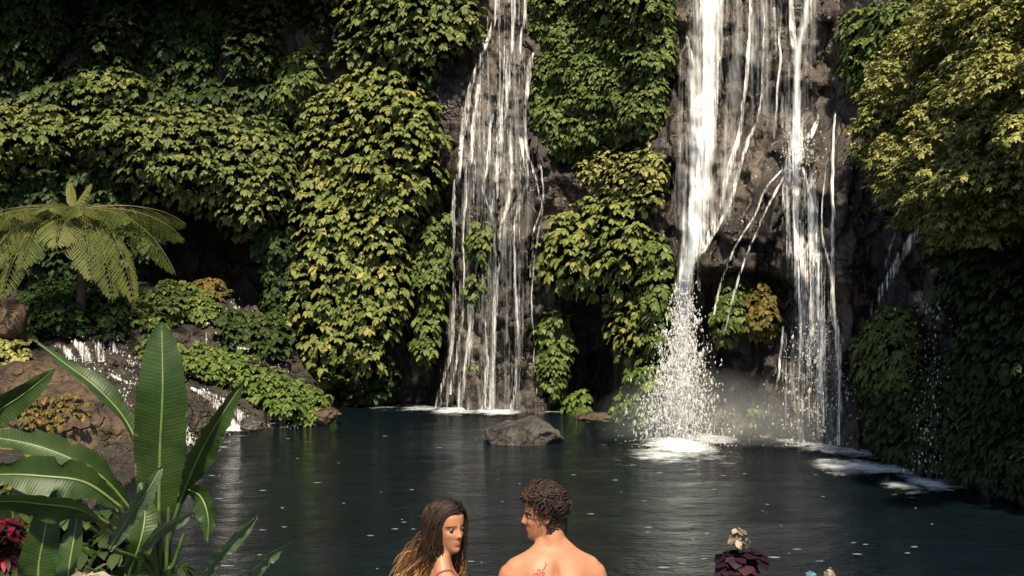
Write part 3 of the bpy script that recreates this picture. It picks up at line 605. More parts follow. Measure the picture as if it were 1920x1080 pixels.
vine('dark creeper covering the lower right-hand wall', [(1610, 700), (1720, 690), (1860, 620), (1990, 650), (1990, 930), (1850, 908), (1750, 888), (1660, 862), (1628, 800)], .6, 13, 'dark', R=40)
vine('creeper patch on brown rock right of the ledge waterfall top', [(1580, 40), (1640, 10), (1700, 0), (1720, 60), (1690, 130), (1660, 190), (1600, 190), (1575, 120)], .7, 12, 'small', R=40)
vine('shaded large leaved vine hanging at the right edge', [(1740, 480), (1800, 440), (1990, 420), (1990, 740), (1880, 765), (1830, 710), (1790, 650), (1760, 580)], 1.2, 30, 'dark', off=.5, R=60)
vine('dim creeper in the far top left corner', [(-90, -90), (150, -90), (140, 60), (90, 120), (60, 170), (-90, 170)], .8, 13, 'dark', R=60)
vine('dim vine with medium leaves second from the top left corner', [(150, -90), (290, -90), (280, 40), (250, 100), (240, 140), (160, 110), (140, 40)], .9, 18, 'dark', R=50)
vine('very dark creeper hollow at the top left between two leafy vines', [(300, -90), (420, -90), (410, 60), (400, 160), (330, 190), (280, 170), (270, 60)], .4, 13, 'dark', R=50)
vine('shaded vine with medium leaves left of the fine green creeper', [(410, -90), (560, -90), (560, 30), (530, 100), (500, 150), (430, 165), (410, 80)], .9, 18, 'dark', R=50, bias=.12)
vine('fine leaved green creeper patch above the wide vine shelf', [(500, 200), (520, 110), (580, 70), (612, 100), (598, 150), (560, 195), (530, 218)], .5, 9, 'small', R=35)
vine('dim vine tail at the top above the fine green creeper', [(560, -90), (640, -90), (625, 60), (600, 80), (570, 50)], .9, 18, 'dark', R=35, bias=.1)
vine('rounded vine tuft on top of the left end of the wide shelf', [(130, 195), (150, 130), (230, 122), (280, 150), (265, 195), (180, 200)], 1.1, 19, 'big', R=45, off=.3)
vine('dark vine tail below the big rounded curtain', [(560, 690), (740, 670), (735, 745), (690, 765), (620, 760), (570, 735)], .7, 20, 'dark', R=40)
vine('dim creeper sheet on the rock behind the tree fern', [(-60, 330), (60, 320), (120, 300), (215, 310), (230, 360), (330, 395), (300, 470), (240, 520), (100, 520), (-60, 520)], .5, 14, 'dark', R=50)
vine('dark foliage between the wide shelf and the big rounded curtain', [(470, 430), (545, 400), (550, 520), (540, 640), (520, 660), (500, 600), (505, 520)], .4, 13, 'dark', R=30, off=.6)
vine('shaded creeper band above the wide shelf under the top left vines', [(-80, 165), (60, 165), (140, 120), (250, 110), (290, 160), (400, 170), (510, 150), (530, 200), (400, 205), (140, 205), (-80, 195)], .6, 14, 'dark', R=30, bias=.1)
# shrubs on the left bank
vine('mounded fresh green shrub sloping down to the pool on the left bank', [(340, 665), (380, 648), (440, 660), (500, 690), (560, 715), (615, 745), (618, 775), (560, 788), (515, 772), (475, 742), (415, 712), (345, 692)], .8, 10.5, 'fresh', R=40, yf=ybank, name='shrub', cat='shrub', k=8, up=1.0)
vine('bright leafy shrub on the ledge right of the tree fern', [(235, 600), (245, 560), (300, 530), (370, 535), (410, 570), (395, 605), (330, 600), (280, 620)], .5, 10, 'small', R=30, yf=ybank, name='shrub', cat='shrub', off=.1, up=1.0)
vine('yellow green weeds at the left edge above the brown rock', [(-60, 610), (40, 605), (62, 640), (50, 680), (-60, 690)], .5, 12, 'gold', R=30, yf=ybank, name='shrub', cat='shrub', off=.2, up=1.0)
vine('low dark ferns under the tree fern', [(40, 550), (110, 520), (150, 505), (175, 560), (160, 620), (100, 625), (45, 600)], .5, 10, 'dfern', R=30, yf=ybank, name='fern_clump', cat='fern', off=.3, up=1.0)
vine('dry yellow weeds on the ledge above the back threads', [(310, 535), (400, 530), (430, 548), (410, 560), (350, 555)], .2, 12, 'rust', R=20, yf=ybank, name='weed_patch', cat='plant', off=.1, up=1.0)
vine('sparse moss and weeds on top of the big brown boulder', [(10, 770), (60, 735), (150, 745), (170, 775), (110, 800), (40, 800)], .1, 9, 'rust', R=20, yf=lambda a, b: 17.75+0*a+(790-b)*.012, name='weed_patch', cat='plant', off=0, dens=.35)
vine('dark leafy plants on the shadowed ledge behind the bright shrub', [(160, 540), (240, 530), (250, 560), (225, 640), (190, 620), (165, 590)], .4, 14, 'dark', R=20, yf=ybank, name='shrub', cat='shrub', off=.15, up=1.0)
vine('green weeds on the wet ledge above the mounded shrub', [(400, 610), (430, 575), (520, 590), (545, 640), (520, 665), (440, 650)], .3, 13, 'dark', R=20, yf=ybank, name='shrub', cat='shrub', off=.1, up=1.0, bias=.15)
vine('green tuft between the stream step and the mounded shrub', [(255, 650), (300, 628), (340, 640), (335, 672), (290, 690)], .4, 13, 'small', R=20, yf=ybank, name='plant_tuft', cat='plant', off=.1, up=1.0)
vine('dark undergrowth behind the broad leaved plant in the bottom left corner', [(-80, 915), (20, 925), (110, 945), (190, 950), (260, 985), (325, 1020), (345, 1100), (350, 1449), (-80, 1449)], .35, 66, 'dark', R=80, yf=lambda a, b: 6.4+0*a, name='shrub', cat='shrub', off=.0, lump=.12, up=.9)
# ---------------------------------------------------------------- tree hanging over the right-hand wall
def tree_right():
    g = np.random.default_rng(501)
    t = empty('overhanging_tree'); tag(t, 'golden green leafy tree leaning out over the right-hand rock wall', 'tree')
    poly = [(1612, 215), (1650, 120), (1700, 55), (1745, 10), (1800, -80), (2060, -80), (2060, 420), (1930, 420), (1860, 455), (1800, 475), (1745, 440), (1700, 420), (1662, 400), (1645, 330), (1628, 265)]
    X = g.uniform(1600, 2060, 900); Y = g.uniform(-80, 480, 900); d = inpoly_dist(X, Y, poly)
    sel = []; 
    for i in np.argsort(-d*0+g.uniform(0, 1, 900)):
        if d[i] > 12 and all(np.hypot(X[i]-X[j], (Y[i]-Y[j])*1.25) > 30 for j in sel): sel.append(i)
    cen = []
    for i in sel:
        dep = ybase(X[i], Y[i])-0.7-2.3*np.sqrt(max(0, 1-(1-min(d[i]/150, 1))**2))+g.normal(0, .6)
        cen.append(P(X[i], Y[i], float(dep)))
    Cs, As, Ls = [], [], []
    for c in cen:
        c = np.array(c); n = 190; r = np.array([.42, .38, .22])*g.uniform(.8, 1.3)
        v = nrm(g.normal(size=(n, 3))); v[:, 2] = np.where(v[:, 2] < -.25, -v[:, 2], v[:, 2])
        p = c+v*r*g.uniform(.55, 1.1, (n, 1)); p[:, 2] -= .5*((v[:, :2]**2).sum(1))*r[2]*1.2
        Cs.append(p); As.append(nrm(v*.6+UP*.8+g.normal(0, .25, (n, 3)))); Ls.append(g.uniform(.045, .085, n))
    Cs, As, Ls = map(np.concatenate, (Cs, As, Ls))
    whorls(Cs, As, Ls, 6, g, 'gold', t, name='crown', lw=.36, droop=.45, rs=.2)
    base = np.array(P(2010, 560, 14.6)); top = np.array(P(1950, 60, 15.2))
    tr = catmull([base, base*.5+top*.5+np.array([.25, .2, 0]), top], 24)
    V, T = tubes([tr], [np.linspace(.24, .10, 24)], 10); mesh_np('trunk', V, T, M['bark'], t)
    for c in cen[::4]:
        c = np.array(c); k = int(np.clip((c[2]-tr[0, 2])/(tr[-1, 2]-tr[0, 2])*20-3, 2, 22)); a = tr[k]
        mid = (a+c)/2+np.array([0, .25, -.2])+g.normal(0, .12, 3)
        V, T = tubes([catmull([a, mid, c], 12)], [np.linspace(.07, .018, 12)], 6); mesh_np('branch', V, T, M['bark'], t)
    rebase(t, base)
tree_right()

# ---------------------------------------------------------------- tree fern on the left
def frond(parent, base, az, L, rise, drop, g, bias=0.0, mat='fern', n=40, pl=.64, name='frond', roll=0.0):
    dirh = np.array([math.cos(az), math.sin(az), 0]); s = np.linspace(0, 1, n)
    sp = np.array(base)+dirh*(L*(s-.14*s**3))[:, None]+UP*(rise*L*s-drop*L*s**2.3)[:, None]
    side = np.cross(dirh, UP); tang = nrm(np.gradient(sp, axis=0)); up = np.cross(side, tang)
    V0, T0 = tubes([sp], [np.linspace(.010, .003, n)], 5)
    prof = pl*np.sin(PI*np.clip(s*.90+.10, 0, 1))**.75*(.75+.25*s)
    Bs, Ds, Ns, Ls = [], [], [], []
    m = 11
    for i in range(3, n):
        for sg in (-1, 1):
            d = nrm((side*sg+tang[i]*.42-up[i]*.10-UP*(.14+.62*abs(math.cos(az))**2)+g.normal(0, .05, 3))[None])[0]; ln = prof[i]*g.uniform(.85, 1.1)
            q = np.linspace(.06, 1, m)[:, None]; pts = sp[i]+d*ln*q-UP*(ln*.26*q**2)
            for s2 in (-1, 1):
                ld = nrm(np.broadcast_to(tang[i]*s2+d*.75, (m, 3))-UP*.1)
                Bs.append(pts); Ds.append(ld); Ns.append(np.broadcast_to(up[i]*.8+UP*.4, (m, 3))); Ls.append(.056*np.sin(PI*np.clip(1.05-q[:, 0]*.85, 0, 1))**.6+.008)
    B, D, Nn, Lf = map(np.concatenate, (Bs, Ds, Ns, Ls))
    D = nrm(D); Sd = nrm(np.cross(D, Nn)); W = (Lf*.24)[:, None]; Lc = Lf[:, None]
    Vl = np.stack([B, B+D*Lc*.45-Sd*W, B+D*Lc, B+D*Lc*.45+Sd*W], 1).reshape(-1, 3)
    k = np.arange(len(B))[:, None]*4; Tl = np.concatenate([k+[0, 1, 2], k+[0, 2, 3]])
    rn = np.clip(.45+bias+g.normal(0, .12)+np.repeat(g.normal(0, .07, len(B)), 4), 0, 1)
    o = mesh_np(name, Vl, Tl, M[mat], parent, attrs={'rnd': rn}, smooth=False)
    mesh_np('rachis', V0, T0, M['rachis'], o)
M['rachis'] = simple('fern stalk', (.13, .085, .03), .6, .3, 10)
def tree_fern():
    g = np.random.default_rng(77)
    t = empty('tree_fern'); tag(t, 'tree fern with spreading arching fronds over the left bank', 'tree fern')
    c = P(138, 394, 24.0); ft = P(150, 615, 24.5)
    V, T = tubes([catmull([ft, (ft+c)/2+Vector((.1, 0, 0)), c], 16)], [np.linspace(.11, .08, 16)], 10); mesh_np('trunk', V, T, M['bark'], t)
    b = np.array(c)
    FR = [(-112, 1.8, .06, 1.1), (-48, 1.9, .06, 1.0), (0, 2.05, .16, .42), (-16, 2.15, .10, .66), (-38, 2.0, .10, 1.0), (-58, 1.7, .16, 1.0), (-80, 1.5, .22, .75), (-104, 1.6, .16, .95), (-128, 1.9, .12, 1.0), (-150, 2.1, .14, .85), (-170, 2.2, .16, .55), (170, 2.3, .24, .40), (150, 2.1, .30, .35), (14, 2.0, .28, .36), (32, 1.8, .36, .4), (130, 1.7, .42, .4), (60, 1.6, .34, .45), (95, 1.5, .36, .4), (-60, 1.25, .34, .4), (-92, 1.2, .34, .34), (-120, 1.3, .30, .4), (-28, 1.5, .3, .42), (-140, 1.5, .3, .5)]
    for i, (azd, L, rise, drop) in enumerate(FR):
        frond(t, b, math.radians(azd), L*1.165*(1.02+.16*abs(math.cos(math.radians(azd)))), rise*.7, drop*.82, g, bias=float(g.normal(0, .06)))
    for azd, L in ((120, 1.3), (70, 1.2)):
        frond(t, b, math.radians(azd), L*.5, 1.2, .2, g, bias=.3, pl=.10, n=26)
    rebase(t, ft)
tree_fern()

# ---------------------------------------------------------------- broad-leaved plants in the foreground
def blade_mat(name, c1, c2, rough=.46):
    m, n, out = mat_new(name); b = N(n, 'BsdfPrincipled')
    lv = N(n, 'Attribute', attribute_name='lv').outputs['Fac']; lu = N(n, 'Attribute', attribute_name='lu').outputs['Fac']
    t = noise(n, 9, 4); r = ramp(n, [(.3, c1), (.7, c2)]); n.links.new(t.outputs['Fac'], r.inputs[0])
    w = math_(n, 'SINE', math_(n, 'ADD', math_(n, 'MULTIPLY', lv, 380), math_(n, 'MULTIPLY', t.outputs['Fac'], 14))); w2 = math_(n, 'SINE', math_(n, 'MULTIPLY', lv, 133))
    ww = math_(n, 'ADD', w, w2)
    mx = N(n, 'MixRGB', blend_type='MULTIPLY'); mx.inputs[0].default_value = .28
    wr = ramp(n, [(0, (.82, .82, .82)), (1, (1.1, 1.1, 1.05))]); n.links.new(math_(n, 'ADD', math_(n, 'MULTIPLY', ww, .25), .5), wr.inputs[0])
    n.links.new(r.outputs[0], mx.inputs[1]); n.links.new(wr.outputs[0], mx.inputs[2])
    br = ramp(n, [(.76, (0, 0, 0)), (.86, (1, 1, 1))]); t2 = noise(n, 14, 3); n.links.new(math_(n, 'MULTIPLY', t2.outputs['Fac'], math_(n, 'ADD', lu, .35)), br.inputs[0])
    mb = N(n, 'MixRGB'); n.links.new(br.outputs[0], mb.inputs[0]); n.links.new(mx.outputs[0], mb.inputs[1]); mb.inputs[2].default_value = (.16, .12, .035, 1)
    n.links.new(mb.outputs[0], b.inputs['Base Color']); b.inputs['Roughness'].default_value = rough; b.inputs['Specular IOR Level'].default_value = .3
    bp = N(n, 'Bump'); bp.inputs['Strength'].default_value = .12; bp.inputs['Distance'].default_value = .003; n.links.new(ww, bp.inputs['Height']); n.links.new(bp.outputs[0], b.inputs['Normal'])
    tr = N(n, 'BsdfTranslucent'); n.links.new(mb.outputs[0], tr.inputs[0]); ms = N(n, 'MixShader'); ms.inputs[0].default_value = .25
    n.links.new(b.outputs[0], ms.inputs[1]); n.links.new(tr.outputs[0], ms.inputs[2]); n.links.new(ms.outputs[0], out.inputs[0]); return m
M['blade'] = blade_mat('broad leaf', (.018, .042, .009), (.038, .068, .016))
M['bladeg'] = blade_mat('pale broad leaf', (.05, .085, .045), (.10, .14, .085), .28)
M['rib'] = simple('leaf midrib', (.13, .17, .055), .45, .2, 20)
M['stalk'] = simple('leaf stalk', (.05, .085, .02), .45, .3, 12)
M['redleaf'] = leaf_mat('crimson leaf', [(0, (.012, .003, .004)), (.55, (.05, .004, .008)), (1, (.26, .012, .025))])
M['purple'] = leaf_mat('dark purple leaf', [(0, (.010, .004, .007)), (.5, (.018, .006, .011)), (1, (.06, .022, .036))])
M['petal'] = leaf_mat('pale petal', [(0, (.08, .055, .035)), (.5, (.21, .16, .11)), (1, (.38, .31, .24))])
M['blue'] = leaf_mat('blue petal', [(0, (.03, .09, .12)), (1, (.14, .30, .36))])
M['var'] = leaf_mat('cream striped leaf', [(0, (.05, .05, .02)), (.5, (.18, .16, .11)), (1, (.34, .29, .22))])
def blade(parent, sp, hw, roll=0.0, fold=.25, mat='blade', prof=(.12, .55, .9, 1, .92, .7, .38, .02), ripple=.02, seed=0, stalk=None, tear=0.0):
    """sp: (px, py, Y) from base to tip; hw: greatest half width in photo pixels; roll: turn about the midrib in degrees"""
    n, nu = 46, 13
    sp3 = catmull([np.array(P(a, b, y)) for a, b, y in sp], n)
    tg = nrm(np.gradient(sp3, axis=0)); view = np.array([0, 1.0, 0])
    side = nrm(np.cross(tg, view)); up = np.cross(side, tg)
    up = np.where(up[:, 1:2] > 0, -up, up)
    s = np.linspace(0, 1, n); w = np.interp(s, np.linspace(0, 1, len(prof)), prof)*hw*np.mean([q[2] for q in sp])/F
    k = np.ones(5)/5; w = np.convolve(np.pad(w, 2, mode='edge'), k, 'valid'); w[-1] = .001
    w = w*(1+.05*fbm(s*9, 0*s+seed, seed=seed))
    rl = math.radians(roll); u = np.linspace(-1, 1, nu)
    sd = side*math.cos(rl)+up*math.sin(rl); upv = up*math.cos(rl)-side*math.sin(rl)
    Wt = w[:, None]*u[None]
    if tear:
        ed = np.abs(u)[None]**2*tear*np.clip(fbm(s*22, 0*s+seed+4, seed=seed, oct=2), -1, .15)[:, None]; Wt = Wt*(1+ed)
    hgt = fold*w[:, None]*np.abs(u)[None]**1.3*1.0+ripple*np.abs(u)[None]**2*fbm(s[:, None]*7+np.sign(u)[None]*5, np.sign(u)[None]*3+0*s[:, None]+seed, seed=seed)
    V = sp3[:, None]+sd[:, None]*Wt[..., None]+upv[:, None]*hgt[..., None]
    Ln = np.linalg.norm(sp3[-1]-sp3[0]); lv = s[:, None]*Ln-np.abs(Wt)*.35
    o = mesh_np('leaf', V.reshape(-1, 3), grid_tris(nu, n), M[mat], parent, attrs={'lv': lv, 'lu': np.abs(u)[None]+0*lv})
    Vr, Tr = tubes([sp3[:n-3]-upv[:n-3]*.001], [np.linspace(.0085, .0025, n-3)*(hw/35)**.5], 6); mesh_np('midrib', Vr, Tr, M['rib'], o)
    if stalk is not None:
        q = catmull([sp3[1], *[np.array(P(*x)) for x in stalk]], 20); Vr, Tr = tubes([q], [np.linspace(.010, .016, 20)], 7); mesh_np('stalk', Vr, Tr, M['stalk'], o)
    return o
GZ = .15
def gpy(Y): return 540+(H-GZ)/Y*F
t = empty('broad_leaved_plant'); tag(t, 'large broad leaved plant with one tall upright paddle leaf in the left foreground', 'plant')
ROOT = [(300, 1120, 5.25), (290, gpy(5.3), 5.3)]
blade(t, [(298, 960, 5.2), (300, 850, 5.15), (305, 730, 5.1), (303, 603, 5.15)], 47, 10, .22, seed=1, stalk=ROOT, prof=(.55, .85, .97, 1, .98, .88, .62, .05))
blade(t, [(335, 945, 5.2), (375, 850, 5.1), (412, 785, 5.05), (462, 708, 5.1)], 27, 35, .45, seed=2, stalk=ROOT, tear=.35)
blade(t, [(285, 900, 5.25), (240, 795, 5.3), (185, 730, 5.3), (120, 680, 5.35), (62, 636, 5.4)], 20, 58, .4, seed=3, stalk=ROOT)
blade(t, [(-110, 830, 5.0), (-20, 780, 5.0), (50, 735, 5.0), (104, 690, 5.0)], 27, 30, .35, seed=4, stalk=[(-160, 1000, 5.1), (-160, gpy(5.1), 5.1)])
blade(t, [(245, 955, 5.1), (185, 890, 5.0), (95, 845, 4.95), (0, 822, 4.95), (-120, 812, 5.0)], 30, 30, .35, seed=5, stalk=ROOT, tear=.35)
blade(t, [(225, 950, 5.0), (160, 905, 4.9), (80, 893, 4.85), (0, 890, 4.85), (-120, 900, 4.9)], 36, 15, .3, seed=6, stalk=ROOT, tear=.5)
blade(t, [(205, 985, 4.9), (150, 955, 4.75), (80, 945, 4.7), (10, 940, 4.7), (-110, 948, 4.75)], 34, -35, .3, seed=7, stalk=ROOT)
blade(t, [(205, 1030, 4.9), (245, 965, 4.85), (280, 915, 4.85), (304, 872, 4.9)], 20, 40, .4, 'bladeg', seed=8, stalk=ROOT, tear=.4)
blade(t, [(262, 1035, 5.0), (300, 995, 4.95), (335, 975, 4.95), (366, 958, 5.0)], 15, 40, .4, 'bladeg', seed=9, stalk=ROOT)
blade(t, [(345, 915, 5.2), (375, 930, 5.1), (390, 970, 5.05), (388, 1022, 5.05)], 25, 20, .3, seed=10, stalk=ROOT, tear=.4)
blade(t, [(88, 1180, 5.0), (72, 1080, 5.0), (85, 990, 5.0), (98, 890, 5.1)], 34, 15, .3, seed=11)
blade(t, [(125, 1190, 5.0), (128, 1080, 4.95), (140, 1000, 5.0), (150, 920, 5.1)], 26, -20, .3, seed=12)
blade(t, [(240, 1080, 5.1), (262, 1020, 5.05), (272, 960, 5.1), (262, 900, 5.15)], 26, 25, .3, seed=13, stalk=ROOT)
for k, (a, b) in enumerate([(318, 905), (345, 1000), (282, 980)]):
    V, T = tubes([catmull([np.array(P(a, b, 5.2)), np.array(P((a+305)/2, 1060, 5.22)), np.array(P(*ROOT[0])), np.array(P(*ROOT[1]))], 20)], [np.linspace(.008, .016, 20)], 7); mesh_np('stem', V, T, M['stalk'], t)
rebase(t, P(*ROOT[1]))
for lab, sp, hw, sd in (('silvery ragged lance leaf rising at the bottom right of the broad leaved plant', [(372, 1110, 5.0), (400, 1055, 5.0), (440, 1012, 5.0), (482, 966, 5.0)], 15, 20), ('pale bluish leaf tip at the bottom edge, nearest the woman', [(455, 1110, 5.0), (478, 1072, 5.0), (505, 1045, 5.0), (545, 1018, 5.0)], 13, 21)):
    t = empty('lance_leaf_plant'); tag(t, lab, 'plant')
    blade(t, sp, hw, 40, .5, 'bladeg', seed=sd, tear=.9, prof=(.5, .8, 1, 1, .9, .75, .5, .1), stalk=[(sp[0][0]-20, 1300, 5.05), (sp[0][0]-30, gpy(5.1), 5.1)])
    rebase(t, P(sp[0][0]-30, gpy(5.1), 5.1))
def small_plant(label, c, Ls, mat, n, seed, k=6, r=(.06, .06, .05), name='small_plant', cat='plant', lw=.5, flower=None, up=.9):
    g = np.random.default_rng(seed); t = empty(name); tag(t, label, cat)
    c = np.array(c); v = nrm(g.normal(size=(n, 3))); Cc = c+v*np.array(r)*g.uniform(.3, 1, (n, 1))
    whorls(Cc, v*.5+UP*up, np.full(n, Ls)*g.uniform(.7, 1.2, n), k, g, mat, t, lw=lw, rs=.3)
    if flower is not None:
        fc, fr, fm, fn = flower; v = nrm(g.normal(size=(fn, 3))); Cf = np.array(fc)+v*fr*g.uniform(.4, 1, (fn, 1))
        whorls(Cf, v+UP*.4, np.full(fn, fr*.75), 5, g, fm, t, name='flower', lw=.6, rs=.25)
    b = np.array([c[0]+.05, c[1]+.1, GZ]); V, T = tubes([catmull([c, (c+b)/2+np.array([.03, 0, 0]), b], 10)], [np.linspace(.006, .012, 10)], 6); mesh_np('stem', V, T, M['stalk'], t)
    rebase(t, b)
small_plant('dark purple leaved plant with a cream flower head right of the couple', P(1385, 1050, 5.2), .075, 'purple', 30, 31, r=(.10, .06, .06), k=5, lw=.7, flower=(P(1384, 1006, 5.15), .042, 'petal', 16))
small_plant('tiny pale blue flower at the bottom edge right of the purple plant', P(1521, 1076, 5.2), .022, 'blue', 7, 32, r=(.015, .015, .012), name='flower_head', cat='flower')
small_plant('small peach and brown bloom beside the tiny blue flower', P(1553, 1076, 5.2), .028, 'petal', 8, 33, r=(.018, .015, .02), name='flower_head', cat='flower')
small_plant('crimson leaved plant in the bottom left corner', P(12, 1015, 5.5), .10, 'redleaf', 22, 34, r=(.08, .08, .16), lw=.22)
small_plant('cream striped leaf rosette at the bottom edge below the broad leaved plant', P(172, 1085, 4.6), .10, 'var', 6, 35, r=(.06, .05, .02), lw=.26, k=8)
small_plant('red and yellow speckled leaf sprig above the crimson plant', P(18, 900, 5.6), .06, 'rust', 8, 36, r=(.06, .05, .04), lw=.5)
# ---------------------------------------------------------------- the couple
def loft(rows, seg=28, pw=2.0):
    """rows: (x, y, z, rx, ry_front, ry_back) -> closed mesh"""
    an = np.arange(seg)*2*PI/seg; c, s = np.cos(an), np.sin(an)
    V = []
    for r in rows:
        x, y, z, rx, rf, rb = r; ry = np.where(s > 0, rf, rb)
        V.append(np.stack([x+rx*np.sign(c)*np.abs(c)**(2/pw), y+ry*np.sign(s)*np.abs(s)**(2/pw), np.full(seg, z)], -1))
    V = np.concatenate(V); n = len(rows); T = []
    i = np.arange(n*seg).reshape(n, seg); j = np.roll(i, -1, 1)
    q = np.stack([i[:-1].ravel(), j[:-1].ravel(), j[1:].ravel(), i[1:].ravel()], 1)
    T = np.concatenate([q[:, [0, 1, 2]], q[:, [0, 2, 3]]])
    a, b = len(V), len(V)+1
    V = np.concatenate([V, V[:seg].mean(0, keepdims=True), V[-seg:].mean(0, keepdims=True)])
    T = np.concatenate([T, np.stack([j[0], i[0], np.full(seg, a)], 1), np.stack([i[-1], j[-1], np.full(seg, b)], 1)])
    return V, T
def limb(pts, rad, seg=16, n=24):
    c = catmull(pts, n); r = np.interp(np.linspace(0, 1, n), np.linspace(0, 1, len(rad)), rad)
    e0 = c[0]-nrm((c[1]-c[0])[None])[0]*r[0]*.6; e1 = c[-1]+nrm((c[-1]-c[-2])[None])[0]*r[-1]*.6
    p = np.concatenate([[e0], c, [e1]]); rr = np.concatenate([[r[0]*.55], r, [r[-1]*.55]])
    V, Q = tubes([p], [rr], seg); T = np.concatenate([Q[:, [0, 1, 2]], Q[:, [0, 2, 3]]])
    i = np.arange(seg); a, b = len(V), len(V)+1; L = len(V)-seg
    V = np.concatenate([V, V[:seg].mean(0, keepdims=True), V[-seg:].mean(0, keepdims=True)])
    T = np.concatenate([T, np.stack([(i+1) % seg, i, 0*i+a], 1), np.stack([L+i, L+(i+1) % seg, 0*i+b], 1)])
    return V, T
def head_shape(fem):
    # z, front, back, half width; origin at the chin level under the ear
    R = [(-.004, .070, -.030, .022), (.010, .086, -.010, .036), (.030, .089, .020, .050), (.055, .089, .055, .060), (.080, .089, .078, .066), (.105, .088, .090, .070), (.125, .087, .097, .0725), (.150, .089, .101, .0755), (.175, .086, .100, .0765), (.198, .074, .092, .071), (.216, .054, .074, .058), (.229, .028, .048, .036), (.234, .008, .02, .014)]
    z = np.array([r[0] for r in R]); zz = np.linspace(z[0], z[-1], 46)
    rows = [(0, 0, q, np.interp(q, z, [r[3] for r in R])*(.93 if fem else 1), np.interp(q, z, [r[1] for r in R])*(.95 if fem else 1), max(.004, np.interp(q, z, [r[2] for r in R]))) for q in zz]
    V, T = loft(rows, 64, 2.15)
    x, y, zc = V.T; fr = sstep(.02, .06, y)
    G = lambda cx, cz, sx, sz: np.exp(-((x-cx)/sx)**2-((zc-cz)/sz)**2)
    d = 0*x
    d += .019*G(0, .088, .011, .012)+.013*G(0, .104, .008, .016)+.006*G(0, .122, .009, .02)      # nose
    d += .005*(G(.012, .084, .006, .006)+G(-.012, .084, .006, .006))
    d -= .011*(G(.033, .118, .017, .011)+G(-.033, .118, .017, .011))                                 # eye sockets
    d += .005*(G(.032, .134, .022, .008)+G(-.032, .134, .022, .008))*(0.6 if fem else 1.3)           # brows
    d += .006*(G(.043, .092, .018, .016)+G(-.043, .092, .018, .016))                                 # cheekbones
    d += .006*G(0, .058, .020, .006)+.0065*G(0, .047, .017, .006)-.003*G(0, .0525, .024, .0025)      # lips
    d -= .004*G(0, .036, .02, .006); d += .006*G(0, .016, .018, .014)                                # chin
    V[:, 1] += d*fr
    return V, T
def finger_hand(wrist, down, fwd, out, sc=1.0):
    """palm, four curled fingers and a thumb hanging from the wrist"""
    ps = []; w, dn, f, o = map(np.array, (wrist, down, fwd, out))
    ps.append(limb([w, w+dn*.045*sc+f*.008, w+dn*.085*sc], [.022*sc, .027*sc, .026*sc], 12, 10))
    ps.append(limb([w+f*.018+dn*.03*sc, w+f*.022+dn*.085*sc], [.016*sc, .016*sc], 10, 8)); ps.append(limb([w-f*.018+dn*.03*sc, w-f*.02+dn*.08*sc], [.015*sc, .015*sc], 10, 8))
    for i, (off, L) in enumerate(((.030, .070), (.010, .080), (-.011, .074), (-.030, .058))):
        b = w+dn*.088*sc+f*off*sc
        ps.append(limb([b-dn*.02*sc, b+dn*L*.45*sc, b+dn*L*.8*sc-o*.012*sc, b+dn*L*sc-o*.030*sc], [.0095*sc, .0088*sc, .008*sc, .0068*sc], 8, 12))
    b = w+dn*.03*sc+f*.024*sc
    ps.append(limb([b, b+f*.022*sc+dn*.025*sc-o*.008, b+f*.026*sc+dn*.06*sc-o*.016], [.013*sc, .011*sc, .008*sc], 8, 12))
    return ps
def skin_mat(name, col, lips=False):
    m, n, out = mat_new(name); b = N(n, 'BsdfPrincipled')
    t = noise(n, 9, 5, .6); r = ramp(n, [(.3, tuple(c*.86 for c in col)), (.55, col), (.75, (min(1, col[0]*1.12), col[1]*1.02, col[2]*.98))]); n.links.new(t.outputs['Fac'], r.inputs[0])
    t3 = noise(n, 60, 3); mf = N(n, 'MixRGB', blend_type='MULTIPLY'); fr = ramp(n, [(.26, (.80, .72, .66)), (.40, (1, 1, 1))]); n.links.new(t3.outputs['Fac'], fr.inputs[0]); mf.inputs[0].default_value = .5
    n.links.new(r.outputs[0], mf.inputs[1]); n.links.new(fr.outputs[0], mf.inputs[2]); n.links.new(mf.outputs[0], b.inputs['Base Color'])
    b.inputs['Roughness'].default_value = .48; b.inputs['Specular IOR Level'].default_value = .4
    b.inputs['Subsurface Weight'].default_value = .25; b.inputs['Subsurface Radius'].default_value = (.6, .25, .12); b.inputs['Subsurface Scale'].default_value = .012
    t2 = noise(n, 220, 4); bp = N(n, 'Bump'); bp.inputs['Strength'].default_value = .18; bp.inputs['Distance'].default_value = .002; n.links.new(t2.outputs['Fac'], bp.inputs['Height']); n.links.new(bp.outputs[0], b.inputs['Normal'])
    n.links.new(b.outputs[0], out.inputs[0]); return m
M['skinm'] = skin_mat('sunlit skin', (.39, .172, .094)); M['skinw'] = skin_mat('tanned skin', (.36, .165, .090))
M['lip'] = simple('lips', (.27, .095, .078), .4, .15, 30); M['brow'] = simple('brow hair', (.022, .013, .009), .6, .3, 60)
M['white'] = simple('eye white', (.13, .11, .10), .2, .05, 10); M['iris'] = simple('iris', (.03, .018, .010), .15, .2, 50)
def hair_mat(name, stops):
    m, n, out = mat_new(name); b = N(n, 'BsdfPrincipled'); at = N(n, 'Attribute', attribute_name='rnd'); r = ramp(n, stops)
    n.links.new(at.outputs['Fac'], r.inputs[0]); n.links.new(r.outputs[0], b.inputs['Base Color']); b.inputs['Roughness'].default_value = .5; b.inputs['Specular IOR Level'].default_value = .3
    n.links.new(b.outputs[0], out.inputs[0]); return m
M['hairm'] = hair_mat('dark brown hair', [(0, (.007, .004, .003)), (.6, (.020, .011, .007)), (1, (.085, .042, .022))])
